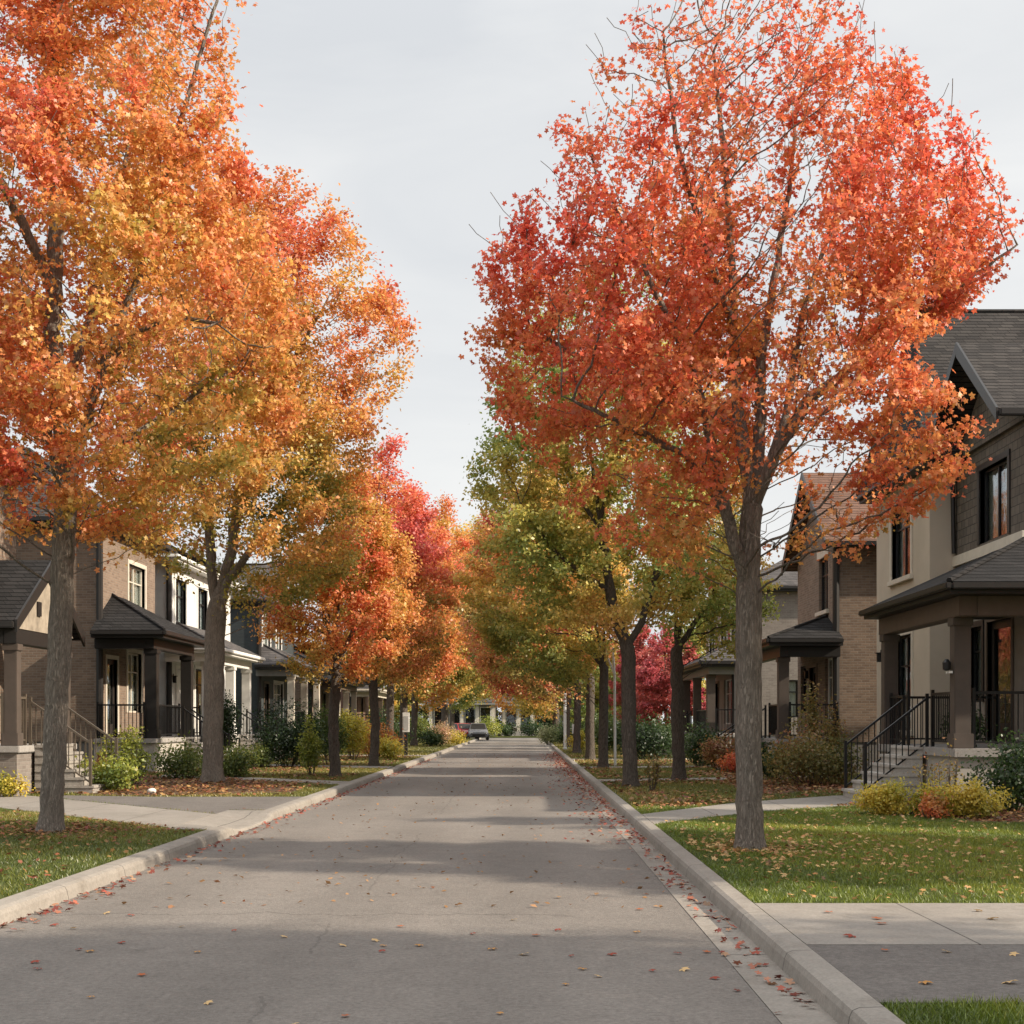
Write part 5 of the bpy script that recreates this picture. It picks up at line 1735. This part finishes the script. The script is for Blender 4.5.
def scat(x0, x1, y0, y1, n, pw=1.0, thr=None):
    p = np.stack([rng.uniform(x0, x1, n), y0 + (y1 - y0) * rng.uniform(0, 1, n) ** pw], 1)
    if thr is not None:
        q = np.concatenate([p, np.zeros((len(p), 1))], 1)
        p = p[lumps(q, 5, 1.3) + rng.normal(size=len(p)) * .4 > thr]
    return p


pt = scat(1.9, 9.3, 11.4, 24.8, 1700); pt = pt[free(pt[:, 0], pt[:, 1])]
litter('fallen_leaves', 'pale orange leaves strewn over the near right lawn', pt, LZ, .056, DRY, 301, .035, 'maple')
pt = scat(1.9, 8.5, 24, 60, 9000, 1.3, -.2); pt = pt[free(pt[:, 0], pt[:, 1], False)]
litter('fallen_leaves', 'rust leaf litter over the right verge past the walkway', pt, LZ, .1, LIT, 302, .04)
pt = scat(-9.5, -4.4, 9.0, 26.0, 2600, 1.0, -.1); pt = pt[free(pt[:, 0], pt[:, 1])]
litter('fallen_leaves', 'brown leaf litter over the near left lawn', pt, LZ, .06, LIT, 303, .03, 'maple')
pt = scat(-11, -4.6, 27.8, 60, 9000, 1.2, -.1); pt = pt[free(pt[:, 0], pt[:, 1], False)]
litter('fallen_leaves', 'brown leaf litter round the shrubs of the left verge', pt, LZ, .1, LIT, 304, .035)
for (cx_, cy_, n_, pal_, nm_) in ((2.6, 16.2, 900, DRY, 'dry leaves gathered round the red maple trunk'), (-6.35, 18.7, 1100, LIT, 'brown leaves gathered round the near left trunk')):
    th = rng.uniform(0, 6.28, n_); rr = np.abs(rng.normal(size=n_)) * 1.15 + .2
    pt = np.stack([cx_ + rr * np.cos(th), cy_ + rr * 1.3 * np.sin(th)], 1); pt = pt[free(pt[:, 0], pt[:, 1]) & (np.abs(pt[:, 0] + 1.25) > 3.2)]
    litter('fallen_leaves', nm_, pt, LZ, .06, pal_, int(300 + n_), .03, 'maple')
# gutters
a = scat(0, 1, 7.6, 75, 1100, .95); a[:, 0] = RX - np.abs(rng.normal(size=len(a))) * .15 - .01
a = a[(a[:, 0] > .6)]
b = scat(0, 1, 18, 70, 1500, .9); b[:, 0] = RX - np.abs(rng.normal(size=len(b))) * .42 - .02
litter('fallen_leaves', 'dark red leaves heaped along the right gutter', np.concatenate([a, b]), .004, .065, ['#6a3a30', '#8a463c', '#9c5444', '#a8705a', '#a08468'], 305, .006, 'maple')
a = scat(0, 1, 7.5, 60, 800, 1.2); a[:, 0] = LX + np.abs(rng.normal(size=len(a))) * .12 + .01
litter('fallen_leaves', 'dark red leaves along the left gutter', a, 0, .065, ['#6a3a30', '#8a463c', '#9c5444', '#a8705a', '#a08468'], 306, .006, 'maple')
a = scat(LX + .2, 1.3, 12, 70, 700, 1.5)
litter('fallen_leaves', 'small pale leaves scattered over the farther road', a, 0, .06, ['#7a5a3a', '#94704c', '#a88460', '#8c5a40'], 307, .004)
for bi, b in enumerate(BEDS):
    xs = [q[0] for q in b]; ys = [q[1] for q in b]
    p_ = scat(min(xs), max(xs), min(ys), max(ys), 2600); p_ = p_[inpoly(p_[:, 0], p_[:, 1], b)]
    litter('fallen_leaves', ['rust leaves covering the bed below the stout forked tree', 'leaves under the yellow green mounds', 'rust leaves covering the bed by the brown brick house',
                             'leaves in the bed at the left edge'][bi], p_, LZ, .09, LIT, 310 + bi, .012)
# single leaves lying close to the camera
rl = np.random.default_rng(9)
proto = []
for q in range(4):
    V, Fc, T = leaves_mesh(np.zeros((1, 3)), unit(np.array([[rl.normal() * .12, rl.normal() * .12, 1.0]])), np.array([.085]),
                           pal([['#b88850'], ['#a8603c'], ['#c8a878'], ['#94483a']][q]), rl, 'maple')
    proto.append((V, Fc, T))
meshes = []
for q in range(4):
    o = np_mesh('fallen_leaf', proto[q][0], proto[q][1], M['deadleaf'], proto[q][2])
    meshes.append(o.data)
    bpy.data.objects.remove(o)


def loose(n, x0, x1, y0, y1, z, label, grp, s0=1.0):
    for i in range(n):
        o = bpy.data.objects.new('fallen_leaf', meshes[rl.integers(0, 4)])
        COL.objects.link(o)
        o.location = (rl.uniform(x0, x1), rl.uniform(y0, y1), z + .012)
        s = rl.uniform(.7, 1.2) * s0
        o.scale = (s, s, s); o.rotation_euler = (0, 0, rl.uniform(0, 6.28))
        tag(o, label, 'leaf', grp)


loose(46, -3.9, 1.3, 7.3, 12, 0.0, 'small dry leaf lying on the asphalt of the near road', 'leaves scattered on the near road', .8)
loose(12, 2.0, 4.4, 7.5, 9.1, LZ + .008, 'dry leaf lying on the asphalt driveway at the bottom right', 'leaves on the near driveway')
loose(10, 2.0, 5.0, 9.4, 11.2, LZ + .012, 'dry leaf lying on the concrete path at the right', 'leaves on the near path')
